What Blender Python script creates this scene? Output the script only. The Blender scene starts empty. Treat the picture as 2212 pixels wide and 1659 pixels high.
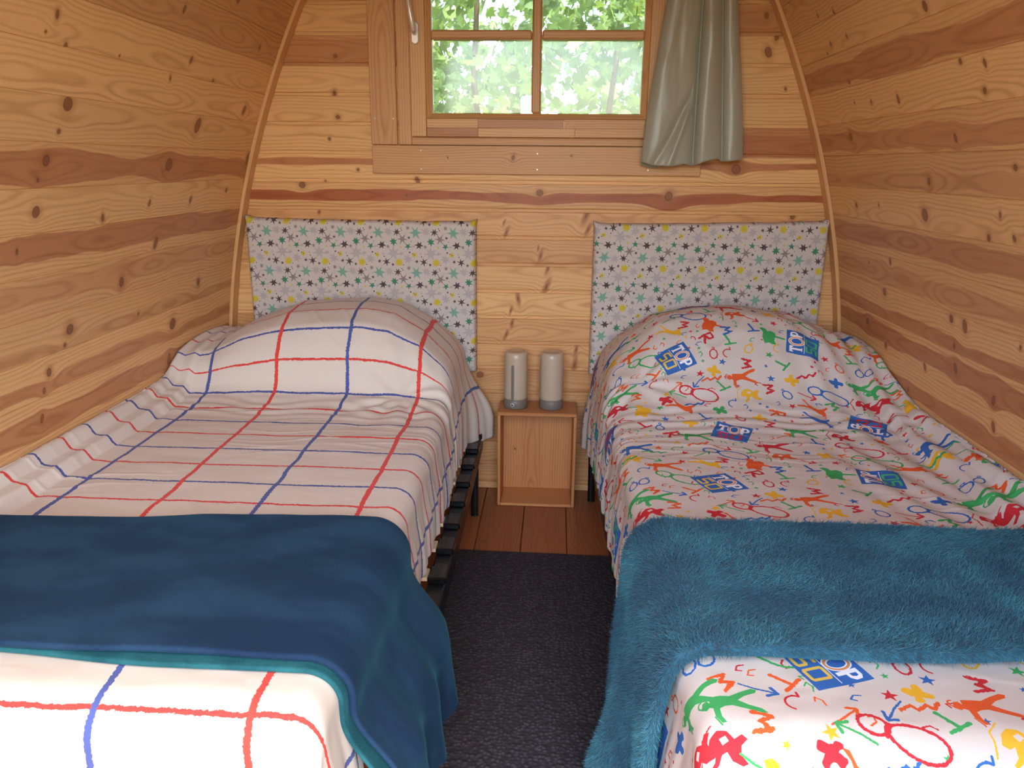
import bpy, math, random
import numpy as np
from mathutils import Matrix, Vector

random.seed(7)
rng = np.random.default_rng(11)
S = bpy.context.scene
PI = math.pi

# ------------------------------------------------------------------ camera, sky, sun, exposure
RIGHT = Vector((0.99867, 0.05193, 0.0)); PSI = math.radians(3.129); PITCH = math.radians(15.973); ROLL = math.radians(0.55)
fw = Vector((-math.sin(PSI) * math.cos(PITCH), math.cos(PSI) * math.cos(PITCH), -math.sin(PITCH)))
rt = Vector((math.cos(PSI), math.sin(PSI), 0.0))
up = rt.cross(fw)
r2 = rt * math.cos(ROLL) + up * math.sin(ROLL)
u2 = -rt * math.sin(ROLL) + up * math.cos(ROLL)
CAM = Vector((0.0, -3.06, 1.34))
cd = bpy.data.cameras.new('camera'); cam = bpy.data.objects.new('camera', cd)
S.collection.objects.link(cam)
cam.matrix_world = Matrix(((r2.x, u2.x, -fw.x, CAM.x), (r2.y, u2.y, -fw.y, CAM.y), (r2.z, u2.z, -fw.z, CAM.z), (0, 0, 0, 1)))
cd.sensor_width = 36.0; cd.lens = 1661.0 * 36.0 / 2212.0; cd.clip_start = 0.02
S.camera = cam

SUN_EL, SUN_AZ = 56.0, 20.0     # the sun stands behind the camera, a little to its right
w = bpy.data.worlds.new('sky'); S.world = w; w.use_nodes = True
wn = w.node_tree; wn.nodes.clear()
sk = wn.nodes.new('ShaderNodeTexSky'); sk.sky_type = 'NISHITA'; sk.sun_disc = False
sk.sun_elevation = math.radians(SUN_EL); sk.sun_rotation = math.radians(180 - SUN_AZ); sk.dust_density = 2.0; sk.ozone_density = 0.6
bg = wn.nodes.new('ShaderNodeBackground'); bg.inputs[1].default_value = 1.0
wo = wn.nodes.new('ShaderNodeOutputWorld')
wn.links.new(sk.outputs[0], bg.inputs[0]); wn.links.new(bg.outputs[0], wo.inputs[0])
sl = bpy.data.lights.new('sun', 'SUN'); sl.energy = 7.0; sl.angle = math.radians(0.6); sl.color = (1.0, 0.96, 0.9)
so = bpy.data.objects.new('sun', sl); S.collection.objects.link(so)
az = math.radians(SUN_AZ); el = math.radians(SUN_EL)
sdir = Vector((-math.sin(az) * math.cos(el), math.cos(az) * math.cos(el), -math.sin(el)))
so.rotation_euler = sdir.to_track_quat('-Z', 'Y').to_euler(); so.location = (1, -5, 6)

def portal(name, loc, rot, sx, sz):
    l = bpy.data.lights.new(name, 'AREA'); l.shape = 'RECTANGLE'; l.size = sx; l.size_y = sz; l.energy = 1.0
    l.cycles.is_portal = True
    o = bpy.data.objects.new(name, l); S.collection.objects.link(o); o.location = loc; o.rotation_euler = rot
portal('door_portal', (-0.10, -3.38, 1.14), (PI / 2, 0, 0), 1.56, 2.24)
portal('window_portal', (-0.087, 0.14, 1.81), (-PI / 2, 0, 0), 0.80, 0.62)

S.view_settings.view_transform = 'Standard'; S.view_settings.look = 'None'; S.view_settings.gamma = 1.0
S.view_settings.use_curve_mapping = False
S.view_settings.exposure = 0.76
cy = S.cycles
cy.max_bounces = 7; cy.diffuse_bounces = 5; cy.glossy_bounces = 3; cy.transmission_bounces = 4; cy.transparent_max_bounces = 10
cy.caustics_reflective = False; cy.caustics_refractive = False
cy.use_adaptive_sampling = True; cy.adaptive_threshold = 0.03; cy.use_denoising = True
cy.sample_clamp_indirect = 6.0

# ------------------------------------------------------------------ helpers
C = S.collection
def s2l(c):
    return tuple((x / 255 / 12.92) if x / 255 <= 0.04045 else ((x / 255 + 0.055) / 1.055) ** 2.4 for x in c) + (1.0,)

def link(o, parent=None):
    C.objects.link(o)
    if parent is not None: o.parent = parent
    return o

def mesh_obj(name, verts, faces, mat=None, parent=None, smooth=False, uv=None):
    me = bpy.data.meshes.new(name)
    me.from_pydata([tuple(map(float, v)) for v in verts] if not isinstance(verts, np.ndarray) else verts.tolist(), [], faces)
    if uv is not None:
        l = me.uv_layers.new(name='UVMap')
        vi = np.empty(len(me.loops), dtype=np.int32); me.loops.foreach_get('vertex_index', vi)
        l.data.foreach_set('uv', np.asarray(uv, dtype=np.float32)[vi].ravel())
    if smooth:
        me.polygons.foreach_set('use_smooth', [True] * len(me.polygons))
    if mat: me.materials.append(mat)
    me.update()
    return link(bpy.data.objects.new(name, me), parent)

def empty(name, loc=(0, 0, 0)):
    o = bpy.data.objects.new(name, None); C.objects.link(o); o.location = loc; return o

def tag(o, label, cat, group=None, kind=None):
    o['label'] = label; o['category'] = cat
    if group: o['group'] = group
    if kind: o['kind'] = kind
    return o

class MB:
    def __init__(s): s.v = []; s.f = []
    def add(s, vs, fs):
        n = len(s.v); s.v += [tuple(v) for v in vs]; s.f += [tuple(i + n for i in f) for f in fs]
    def box(s, a, b, ch=0.0):
        x0, y0, z0 = a; x1, y1, z1 = b
        if ch <= 0:
            s.add([(x0,y0,z0),(x1,y0,z0),(x1,y1,z0),(x0,y1,z0),(x0,y0,z1),(x1,y0,z1),(x1,y1,z1),(x0,y1,z1)],
                  [(0,3,2,1),(4,5,6,7),(0,1,5,4),(1,2,6,5),(2,3,7,6),(3,0,4,7)])
            return
        c = [(x0 + x1) / 2, (y0 + y1) / 2, (z0 + z1) / 2]; h = [(x1 - x0) / 2, (y1 - y0) / 2, (z1 - z0) / 2]
        vs = []; idx = {}
        for sx in (-1, 1):
            for sy in (-1, 1):
                for sz in (-1, 1):
                    for k in range(3):
                        d = [h[0] - ch, h[1] - ch, h[2] - ch]; d[k] = h[k]
                        idx[(sx, sy, sz, k)] = len(vs)
                        vs.append((c[0] + sx * d[0], c[1] + sy * d[1], c[2] + sz * d[2]))
        fs = []
        for k in range(3):
            o1, o2 = (k + 1) % 3, (k + 2) % 3
            for sg in (-1, 1):
                q = []
                for a1, a2 in ((-1, -1), (1, -1), (1, 1), (-1, 1)):
                    t = [0, 0, 0]; t[k] = sg; t[o1] = a1; t[o2] = a2; q.append(idx[(t[0], t[1], t[2], k)])
                fs.append(tuple(q) if sg > 0 else tuple(q[::-1]))
        for k in range(3):
            o1, o2 = (k + 1) % 3, (k + 2) % 3
            for a1 in (-1, 1):
                for a2 in (-1, 1):
                    q = []
                    for sg, kk in ((-1, o1), (1, o1), (1, o2), (-1, o2)):
                        t = [0, 0, 0]; t[k] = sg; t[o1] = a1; t[o2] = a2; q.append(idx[(t[0], t[1], t[2], kk)])
                    fs.append(tuple(q) if a1 * a2 < 0 else tuple(q[::-1]))
        for sx in (-1, 1):
            for sy in (-1, 1):
                for sz in (-1, 1):
                    q = tuple(idx[(sx, sy, sz, k)] for k in range(3))
                    fs.append(q if sx * sy * sz > 0 else q[::-1])
        s.add(vs, fs)
    def lathe(s, prof, cx, cy, n=40, z0=0.0):
        vs = []; fs = []
        for r, z in prof:
            for i in range(n):
                a = 2 * PI * i / n; vs.append((cx + r * math.cos(a), cy + r * math.sin(a), z0 + z))
        for j in range(len(prof) - 1):
            for i in range(n):
                fs.append((j * n + i, j * n + (i + 1) % n, (j + 1) * n + (i + 1) % n, (j + 1) * n + i))
        fs.append(tuple(range(n))[::-1]); fs.append(tuple((len(prof) - 1) * n + i for i in range(n)))
        s.add(vs, fs)
    def tube(s, pts, rads, n=12, sq=1.0):
        pts = [Vector(p) for p in pts]; vs = []; fs = []
        for i, p in enumerate(pts):
            d = (pts[min(i + 1, len(pts) - 1)] - pts[max(i - 1, 0)]).normalized()
            a = Vector((0, 1, 0)) if abs(d.y) < 0.9 else Vector((1, 0, 0))
            e1 = d.cross(a).normalized(); e2 = d.cross(e1).normalized()
            for k in range(n):
                t = 2 * PI * k / n
                vs.append(p + e1 * math.cos(t) * rads[i] + e2 * math.sin(t) * rads[i] * sq)
        for j in range(len(pts) - 1):
            for i in range(n):
                fs.append((j * n + i, j * n + (i + 1) % n, (j + 1) * n + (i + 1) % n, (j + 1) * n + i))
        fs.append(tuple(range(n))[::-1]); fs.append(tuple((len(pts) - 1) * n + i for i in range(n)))
        s.add(vs, fs)
    def build(s, name, mat, parent=None, smooth=False):
        return mesh_obj(name, s.v, s.f, mat, parent, smooth)

# numpy value noise
_tab = rng.random((256, 256))
def vnoise(x, y):
    x = np.asarray(x, float); y = np.asarray(y, float)
    xi = np.floor(x).astype(int); yi = np.floor(y).astype(int); fx = x - xi; fy = y - yi
    fx = fx * fx * (3 - 2 * fx); fy = fy * fy * (3 - 2 * fy)
    g = lambda a, b: _tab[a % 256, b % 256]
    return ((g(xi, yi) * (1 - fx) + g(xi + 1, yi) * fx) * (1 - fy) + (g(xi, yi + 1) * (1 - fx) + g(xi + 1, yi + 1) * fx) * fy) * 2 - 1
def fbm(x, y, o=3):
    r = 0; a = 1.0
    for i in range(o):
        r = r + a * vnoise(x * 2 ** i + 17.3 * i, y * 2 ** i + 5.1 * i); a *= 0.5
    return r
def sstep(a, b, x):
    t = np.clip((np.asarray(x, float) - a) / (b - a), 0, 1); return t * t * (3 - 2 * t)

# ------------------------------------------------------------------ materials
class NT:
    def __init__(s, name):
        s.m = bpy.data.materials.new(name); s.m.use_nodes = True; s.t = s.m.node_tree
        s.b = s.t.nodes['Principled BSDF']; s.out = s.t.nodes['Material Output']
    def n(s, k, **kw):
        o = s.t.nodes.new(k)
        for a, b in kw.items(): setattr(o, a, b)
        return o
    def l(s, a, b): s.t.links.new(a, b)
    def put(s, sock, v):
        if isinstance(v, bpy.types.NodeSocket): s.l(v, sock)
        else: sock.default_value = v
    def math(s, op, a, b=None, c=None, clamp=False):
        o = s.n('ShaderNodeMath', operation=op, use_clamp=clamp)
        s.put(o.inputs[0], a)
        if b is not None: s.put(o.inputs[1], b)
        if c is not None: s.put(o.inputs[2], c)
        return o.outputs[0]
    def mix(s, f, a, b, bt='MIX'):
        o = s.n('ShaderNodeMix', data_type='RGBA', blend_type=bt)
        s.put(o.inputs[0], f); s.put(o.inputs[6], a); s.put(o.inputs[7], b)
        return o.outputs[2]
    def ss(s, x, a, b):
        o = s.n('ShaderNodeMapRange', interpolation_type='SMOOTHSTEP')
        s.put(o.inputs[0], x); s.put(o.inputs[1], a); s.put(o.inputs[2], b); o.inputs[3].default_value = 0; o.inputs[4].default_value = 1
        return o.outputs[0]
    def comb(s, x, y, z=0.0):
        o = s.n('ShaderNodeCombineXYZ'); s.put(o.inputs[0], x); s.put(o.inputs[1], y); s.put(o.inputs[2], z); return o.outputs[0]
    def noise(s, vec, sc=1.0, det=2.0, rough=0.5):
        o = s.n('ShaderNodeTexNoise'); s.put(o.inputs['Vector'], vec); o.inputs['Scale'].default_value = sc
        o.inputs['Detail'].default_value = det; o.inputs['Roughness'].default_value = rough
        return o.outputs['Fac']
    def bump(s, h, st, dist):
        o = s.n('ShaderNodeBump'); o.inputs['Strength'].default_value = st; o.inputs['Distance'].default_value = dist
        s.l(h, o.inputs['Height']); s.l(o.outputs[0], s.b.inputs['Normal'])

def plain(name, rgb, rough=0.5, metal=0.0, spec=0.5, noise=0.0, nscale=60.0):
    t = NT(name); c = s2l(rgb)
    tc = t.n('ShaderNodeTexCoord').outputs['Object']
    f = t.noise(tc, nscale, 3)
    d = tuple(x * (1 - noise) for x in c[:3]) + (1,)
    t.l(t.mix(f, d, c), t.b.inputs['Base Color'])
    t.b.inputs['Roughness'].default_value = rough; t.b.inputs['Metallic'].default_value = metal
    t.b.inputs['Specular IOR Level'].default_value = spec
    return t.m

KN = 6
def pine(name, light, brown, rough=0.42, sat=1.0):
    """pine board: UV in metres (u along the grain, v across), per-board attributes tone, heart, k0..k5 (knots)."""
    t = NT(name)
    uv = t.n('ShaderNodeUVMap', uv_map='UVMap').outputs[0]
    sp = t.n('ShaderNodeSeparateXYZ'); t.l(uv, sp.inputs[0]); u, v = sp.outputs[0], sp.outputs[1]
    def attr(nm):
        a = t.n('ShaderNodeAttribute', attribute_name=nm); q = t.n('ShaderNodeSeparateXYZ'); t.l(a.outputs['Vector'], q.inputs[0]); return q.outputs
    tone = attr('tone'); heart = attr('heart')        # tone: brownness, seed, value ; heart: centre v, half width, strength
    seed = tone[1]
    us = t.math('ADD', u, t.math('MULTIPLY', seed, 37.0))
    wob = t.math('MULTIPLY', t.math('SUBTRACT', t.noise(t.comb(t.math('MULTIPLY', us, 2.2), t.math('MULTIPLY', v, 5.0), seed), 1.0, 2), 0.5), 0.030)
    g = t.math('ADD', v, wob)
    kmask = None; kd = None
    for i in range(KN):
        k = attr('k%d' % i); ka = attr('a%d' % i)
        du = t.math('SUBTRACT', u, k[0]); dv = t.math('SUBTRACT', v, k[1])
        co = t.math('COSINE', ka[0]); si = t.math('SINE', ka[0])
        dr = t.math('ADD', t.math('MULTIPLY', du, co), t.math('MULTIPLY', dv, si)); ds = t.math('SUBTRACT', t.math('MULTIPLY', dv, co), t.math('MULTIPLY', du, si))
        a = t.math('DIVIDE', dr, t.math('MULTIPLY', k[2], ka[1])); b = t.math('DIVIDE', ds, t.math('DIVIDE', k[2], ka[1]))
        a2 = t.math('MULTIPLY', a, a); b2 = t.math('MULTIPLY', b, b)
        e = t.math('EXPONENT', t.math('MULTIPLY', t.math('ADD', t.math('MULTIPLY', a2, 0.07), t.math('MULTIPLY', b2, 0.16)), -1.0))
        g = t.math('SUBTRACT', g, t.math('MULTIPLY', t.math('MULTIPLY', dv, e), 0.8))
        g = t.math('ADD', g, t.math('MULTIPLY', t.math('MULTIPLY', k[2], e), 0.5))
        d0 = t.math('SQRT', t.math('ADD', a2, b2))
        sm = t.math('MULTIPLY', t.math('SUBTRACT', 1.0, t.ss(d0, 0.35, 1.7)), ka[2])
        kmask = sm if kmask is None else t.math('MAXIMUM', kmask, sm)
        d = t.math('MULTIPLY_ADD', ka[2], 0.75, d0)
        kd = d if kd is None else t.math('MINIMUM', kd, d)
    hc = t.math('SUBTRACT', g, heart[0])
    hu = t.math('MULTIPLY', t.noise(t.comb(t.math('MULTIPLY', us, 2.4), seed, 0.0), 1.0, 1), 0.075)
    G = t.math('SQRT', t.math('ADD', t.math('MULTIPLY', hc, hc), t.math('MULTIPLY', hu, hu)))
    ph = t.math('MULTIPLY', G, 2 * PI / 0.0098)
    ph = t.math('ADD', ph, t.math('MULTIPLY', t.noise(t.comb(t.math('MULTIPLY', us, 5.0), t.math('MULTIPLY', g, 60.0), seed), 1.0, 2), 3.0))
    ring = t.math('POWER', t.math('MULTIPLY_ADD', t.math('SINE', ph), 0.5, 0.5), 2.6)
    ringm = t.math('MULTIPLY', ring, t.math('MULTIPLY_ADD', t.noise(t.comb(t.math('MULTIPLY', us, 1.5), t.math('MULTIPLY', g, 25.0), 3.0), 1.0, 1), 1.35, -0.08))
    fib = t.noise(t.comb(t.math('MULTIPLY', us, 14.0), t.math('MULTIPLY', g, 700.0), seed), 1.0, 2)
    blot = t.noise(t.comb(t.math('MULTIPLY', us, 3.0), t.math('MULTIPLY', g, 26.0), seed), 1.0, 3)
    # brown heartwood band
    hw = t.math('ADD', heart[1], t.math('MULTIPLY', t.math('SUBTRACT', t.noise(t.comb(t.math('MULTIPLY', us, 2.6), seed, 9.0), 1.0, 3), 0.5), t.math('MULTIPLY', heart[1], 1.6)))
    band = t.math('SUBTRACT', 1.0, t.ss(t.math('ABSOLUTE', hc), t.math('SUBTRACT', hw, 0.003), t.math('ADD', hw, 0.003)))
    band = t.math('MULTIPLY', band, heart[2])
    br = t.math('MAXIMUM', t.math('MULTIPLY', tone[0], t.math('MULTIPLY_ADD', blot, 0.9, 0.5)), band, clamp=True)
    col = t.mix(br, s2l(light), s2l(brown))
    dk = t.mix(1.0, col, (0.66, 0.52, 0.42, 1), 'MULTIPLY')
    col = t.mix(t.math('MULTIPLY', ringm, 0.78, clamp=True), col, dk)
    col = t.mix(t.math('MULTIPLY', t.ss(fib, 0.35, 0.75), 0.22), col, dk)
    col = t.mix(t.math('MULTIPLY', kmask, 0.72, clamp=True), col, s2l((142, 72, 36)))
    halo = t.math('SUBTRACT', 1.0, t.ss(kd, 0.9, 2.8))
    col = t.mix(t.math('MULTIPLY', halo, 0.38), col, s2l((172, 108, 56)))
    kr = t.math('MULTIPLY_ADD', t.math('SINE', t.math('MULTIPLY', kd, 17.0)), 0.5, 0.5)
    kcol = t.mix(t.math('MULTIPLY', kr, 0.6), s2l((150, 92, 54)), s2l((104, 56, 34)))
    kn = t.math('SUBTRACT', 1.0, t.ss(kd, 0.88, 1.08))
    col = t.mix(t.math('MULTIPLY', kn, 0.85), col, kcol)
    rim = t.math('SUBTRACT', 1.0, t.ss(t.math('ABSOLUTE', t.math('SUBTRACT', kd, 1.0)), 0.0, 0.16))
    col = t.mix(t.math('MULTIPLY', rim, 0.55), col, s2l((78, 40, 24)))
    hsv = t.n('ShaderNodeHueSaturation'); hsv.inputs['Saturation'].default_value = sat
    t.l(tone[2], hsv.inputs['Value']); t.l(col, hsv.inputs['Color'])
    t.l(hsv.outputs[0], t.b.inputs['Base Color'])
    t.b.inputs['Roughness'].default_value = rough; t.b.inputs['Specular IOR Level'].default_value = 0.35
    t.bump(t.noise(t.comb(t.math('MULTIPLY', us, 12.0), t.math('MULTIPLY', v, 420.0), seed), 1.0, 1), 0.22, 0.0006)
    return t.m

M_PINE = pine('pine_panelling', (240, 193, 132), (190, 129, 84))
M_PINEB = pine('pine_panelling_back', (240, 191, 128), (176, 100, 58))
M_FLOOR = pine('pine_floor', (196, 130, 82), (150, 86, 54), 0.35)
M_TRIM = pine('pine_trim', (230, 180, 122), (190, 130, 84))
M_CRATE = pine('pine_crate', (216, 156, 98), (190, 122, 74), 0.5)
M_DARK = plain('dark_backing', (40, 26, 18), 0.9)
M_SCREW = plain('screw_metal', (215, 205, 195), 0.3, 0.7)
M_BLACK = plain('black_metal', (18, 20, 24), 0.35)
M_CAP = plain('black_plastic', (12, 13, 16), 0.16)
M_SLAT = plain('birch_slat', (225, 200, 160), 0.5, noise=0.1)
M_MATT = plain('mattress_ticking', (225, 222, 215), 0.9)
M_GREY = plain('grey_plastic', (118, 110, 100), 0.45)
M_BUTTON = plain('button_plastic', (170, 168, 165), 0.25)
M_HANDLE = plain('cream_metal', (232, 222, 212), 0.3, 0.35)
M_PILLOW = plain('pillow_cotton', (230, 228, 224), 0.9)

def lamp_mat():
    t = NT('frosted_plastic')
    t.b.inputs['Base Color'].default_value = s2l((192, 172, 146)); t.b.inputs['Roughness'].default_value = 0.38
    t.b.inputs['Subsurface Weight'].default_value = 0.0
    t.b.inputs['Coat Weight'].default_value = 0.2
    return t.m
M_FROST = lamp_mat()

def glass_mat():
    t = NT('window_glass')
    tr = t.n('ShaderNodeBsdfTransparent'); tr.inputs[0].default_value = (0.93, 0.97, 0.94, 1)
    gl = t.n('ShaderNodeBsdfGlossy'); gl.inputs['Roughness'].default_value = 0.07
    df = t.n('ShaderNodeBsdfDiffuse'); df.inputs[0].default_value = (0.9, 1.0, 0.95, 1)
    fr = t.n('ShaderNodeFresnel'); fr.inputs[0].default_value = 1.45
    m = t.n('ShaderNodeMixShader'); t.l(fr.outputs[0], m.inputs[0]); t.l(tr.outputs[0], m.inputs[1]); t.l(gl.outputs[0], m.inputs[2])
    m2 = t.n('ShaderNodeMixShader'); m2.inputs[0].default_value = 0.10; t.l(m.outputs[0], m2.inputs[1]); t.l(df.outputs[0], m2.inputs[2])  # pale diffuse share imitates a milky haze of reflections on the panes
    t.l(m2.outputs[0], t.out.inputs[0])
    return t.m
M_GLASS = glass_mat()

def velvet(name, c1, c2, sheen, nscale, fine, bump=0.4):
    t = NT(name)
    uv = t.n('ShaderNodeUVMap', uv_map='UVMap').outputs[0]
    mp = t.n('ShaderNodeMapping'); mp.inputs['Scale'].default_value = (nscale * 0.6, nscale * 1.4, 1); t.l(uv, mp.inputs[0])
    n1 = t.noise(mp.outputs[0], 1.0, 4, 0.6)
    n2 = t.noise(uv, fine, 2)
    f = t.ss(n1, 0.35, 0.68)
    col = t.mix(f, s2l(c1), s2l(c2))
    col = t.mix(t.math('MULTIPLY', n2, 0.35), col, t.mix(1.0, col, (0.4, 0.45, 0.5, 1), 'MULTIPLY'))
    t.l(col, t.b.inputs['Base Color'])
    t.b.inputs['Roughness'].default_value = 0.85; t.b.inputs['Specular IOR Level'].default_value = 0.15
    t.b.inputs['Sheen Weight'].default_value = sheen; t.b.inputs['Sheen Roughness'].default_value = 0.4
    t.b.inputs['Sheen Tint'].default_value = s2l((90, 170, 190))
    t.bump(n2, bump, 0.002)
    return t.m
M_TEALL = velvet('teal_velvet', (26, 46, 72), (38, 66, 92), 0.2, 7.0, 260.0)
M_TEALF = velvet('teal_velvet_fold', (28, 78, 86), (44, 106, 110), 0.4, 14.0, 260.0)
M_TEALR = velvet('teal_fleece', (44, 92, 114), (60, 118, 140), 0.3, 7.0, 220.0, 0.8)

def satin():
    t = NT('sage_satin')
    uv = t.n('ShaderNodeUVMap', uv_map='UVMap').outputs[0]
    t.b.inputs['Base Color'].default_value = s2l((180, 176, 156))
    t.b.inputs['Roughness'].default_value = 0.31; t.b.inputs['Anisotropic'].default_value = 0.5
    t.b.inputs['Sheen Weight'].default_value = 0.3
    mp = t.n('ShaderNodeMapping'); mp.inputs['Scale'].default_value = (900, 900, 1); t.l(uv, mp.inputs[0])
    t.bump(t.noise(mp.outputs[0], 1.0, 1), 0.1, 0.0005)
    tr = t.n('ShaderNodeBsdfTranslucent'); tr.inputs[0].default_value = s2l((140, 165, 150))
    m = t.n('ShaderNodeMixShader'); m.inputs[0].default_value = 0.18
    t.l(t.b.outputs[0], m.inputs[1]); t.l(tr.outputs[0], m.inputs[2]); t.l(m.outputs[0], t.out.inputs[0])
    return t.m
M_SATIN = satin()

def rug_mat():
    t = NT('charcoal_weave')
    uv = t.n('ShaderNodeUVMap', uv_map='UVMap').outputs[0]
    vo = t.n('ShaderNodeTexVoronoi'); vo.inputs['Scale'].default_value = 92.0; vo.inputs['Randomness'].default_value = 0.75
    t.l(uv, vo.inputs['Vector'])
    d = vo.outputs['Distance']
    n = t.noise(uv, 9.0, 3)
    col = t.mix(n, s2l((66, 64, 69)), s2l((80, 77, 82)))
    col = t.mix(t.ss(d, 0.1, 0.6), col, s2l((46, 44, 48)))
    t.l(col, t.b.inputs['Base Color']); t.b.inputs['Roughness'].default_value = 0.75; t.b.inputs['Specular IOR Level'].default_value = 0.3
    t.bump(t.math('SUBTRACT', 1.0, d), 0.9, 0.004)
    return t.m
M_RUG = rug_mat()

def leaf_mat():
    t = NT('leaf')
    gi = t.n('ShaderNodeAttribute', attribute_name='shade')
    col = t.mix(gi.outputs['Fac'], s2l((62, 88, 52)), s2l((128, 150, 84)))
    t.l(col, t.b.inputs['Base Color']); t.b.inputs['Roughness'].default_value = 0.45
    tr = t.n('ShaderNodeBsdfTranslucent'); t.l(t.mix(0.5, col, s2l((190, 220, 90))), tr.inputs[0])
    m = t.n('ShaderNodeMixShader'); m.inputs[0].default_value = 0.4
    t.l(t.b.outputs[0], m.inputs[1]); t.l(tr.outputs[0], m.inputs[2]); t.l(m.outputs[0], t.out.inputs[0])
    return t.m
M_LEAF = leaf_mat()
M_BARK = plain('bark', (96, 76, 58), 0.9, noise=0.5, nscale=20)
M_GRASS = plain('lawn', (92, 104, 62), 0.95, noise=0.4, nscale=6)
M_POST = plain('pale_post', (205, 196, 186), 0.8, noise=0.15)

# bed cover with hand drawn red and blue grid
def grid_mat():
    t = NT('grid_cotton')
    uv = t.n('ShaderNodeUVMap', uv_map='UVMap').outputs[0]
    n = t.n('ShaderNodeTexNoise'); n.inputs['Scale'].default_value = 9.0; n.inputs['Detail'].default_value = 2; t.l(uv, n.inputs['Vector'])
    n2 = t.n('ShaderNodeTexNoise'); n2.inputs['Scale'].default_value = 160.0; n2.inputs['Detail'].default_value = 2; t.l(uv, n2.inputs['Vector'])
    def cen(nn, amp):
        q = t.n('ShaderNodeVectorMath', operation='SUBTRACT'); t.l(nn.outputs['Color'], q.inputs[0]); q.inputs[1].default_value = (0.5, 0.5, 0.5)
        r = t.n('ShaderNodeVectorMath', operation='SCALE'); t.l(q.outputs[0], r.inputs[0]); r.inputs['Scale'].default_value = amp; return r.outputs[0]
    ad = t.n('ShaderNodeVectorMath', operation='ADD'); t.l(uv, ad.inputs[0]); t.l(cen(n, 0.016), ad.inputs[1])
    ad2 = t.n('ShaderNodeVectorMath', operation='ADD'); t.l(ad.outputs[0], ad2.inputs[0]); t.l(cen(n2, 0.0075), ad2.inputs[1])
    sp = t.n('ShaderNodeSeparateXYZ'); t.l(ad2.outputs[0], sp.inputs[0]); u, v = sp.outputs[0], sp.outputs[1]
    def line(c, off, per, hw):
        q = t.math('SUBTRACT', t.math('MODULO', t.math('ADD', t.math('SUBTRACT', c, off), 50 * per + per / 2), per), per / 2)
        return t.math('SUBTRACT', 1.0, t.ss(t.math('ABSOLUTE', q), hw - 0.0007, hw + 0.0007))
    # lengthwise (u is x): red -0.945, blue -0.70, red -0.455, blue -0.21 ... crosswise (v): red 0.733, blue 0.849
    ru = line(u, -0.457, 0.486, 0.0060); bu = line(u, -0.700, 0.486, 0.0056)
    rv = line(v, 0.725, 0.2325, 0.0042); bv = line(v, 0.845, 0.2325, 0.0042)
    base = s2l((216, 205, 190))
    col = t.mix(rv, base, s2l((214, 70, 62))); col = t.mix(bv, col, s2l((78, 88, 148)))
    col = t.mix(ru, col, s2l((218, 72, 62))); col = t.mix(bu, col, s2l((78, 92, 152)))
    t.l(col, t.b.inputs['Base Color']); t.b.inputs['Roughness'].default_value = 0.85; t.b.inputs['Specular IOR Level'].default_value = 0.2
    t.b.inputs['Sheen Weight'].default_value = 0.1
    return t.m
M_GRID = grid_mat()

# ------------------------------------------------------------------ printed cloth: painted on a small raster in the script
class Canvas:
    def __init__(s, W, H, wm, hm, bg):
        s.W, s.H, s.fat = W, H, 1.0; s.sx = W / wm; s.sy = H / hm
        s.a = np.ones((H, W, 3), np.float32) * (np.array(bg, np.float32) / 255)
    def _paint(s, cov, x0, y0, col, al=1.0):
        h, w_ = cov.shape
        ys = np.arange(y0, y0 + h) % s.H; xs = np.arange(x0, x0 + w_) % s.W
        ix = np.ix_(ys, xs); c = (cov * al)[..., None]
        s.a[ix] = s.a[ix] * (1 - c) + np.array(col, np.float32) / 255 * c
    def poly(s, pts, col, al=1.0):
        P = np.array(pts, float) * (s.sx, s.sy)
        x0, y0 = np.floor(P.min(0)).astype(int) - 1; x1, y1 = np.ceil(P.max(0)).astype(int) + 2
        acc = np.zeros((y1 - y0, x1 - x0), np.float32)
        for oy in (0.25, 0.75):
            for ox in (0.25, 0.75):
                gx, gy = np.meshgrid(np.arange(x0, x1) + ox, np.arange(y0, y1) + oy)
                ins = np.zeros(gx.shape, bool)
                for i in range(len(P)):
                    ax, ay = P[i]; bx, by = P[i - 1]
                    if ay == by: continue
                    cr = ((ay > gy) != (by > gy)) & (gx < (bx - ax) * (gy - ay) / (by - ay) + ax)
                    ins ^= cr
                acc += ins * 0.25
        s._paint(acc, x0, y0, col, al)
    def stroke(s, pts, wd, col, al=1.0, rag=0.0):
        wd = wd * s.fat
        P = np.array(pts, float) * (s.sx, s.sy); r = wd / 2 * s.sx
        x0, y0 = np.floor(P.min(0) - r).astype(int) - 2; x1, y1 = np.ceil(P.max(0) + r).astype(int) + 3
        gx, gy = np.meshgrid(np.arange(x0, x1) + .5, np.arange(y0, y1) + .5)
        d = np.full(gx.shape, 1e9)
        for i in range(len(P) - 1):
            a = P[i]; b = P[i + 1]; ab = b - a; L = (ab ** 2).sum() + 1e-9
            t = np.clip(((gx - a[0]) * ab[0] + (gy - a[1]) * ab[1]) / L, 0, 1)
            d = np.minimum(d, np.hypot(gx - a[0] - t * ab[0], gy - a[1] - t * ab[1]))
        if rag: d = d + rag * r * vnoise(gx / (r * 0.9 + 1), gy / (r * 0.9 + 1))
        s._paint(np.clip(r - d + 0.5, 0, 1).astype(np.float32), x0, y0, col, al)
    def image(s, name):
        im = bpy.data.images.new(name, s.W, s.H)
        px = np.ones((s.H, s.W, 4), np.float32); px[..., :3] = s.a[::-1]
        im.pixels.foreach_set(px.ravel()); im.pack()
        return im

def xf(pts, x, y, sc, rot, fx=1):
    c, q = math.cos(math.radians(rot)), math.sin(math.radians(rot))
    return [(x + sc * (c * p[0] * fx - q * p[1]), y + sc * (q * p[0] * fx + c * p[1])) for p in pts]

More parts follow.
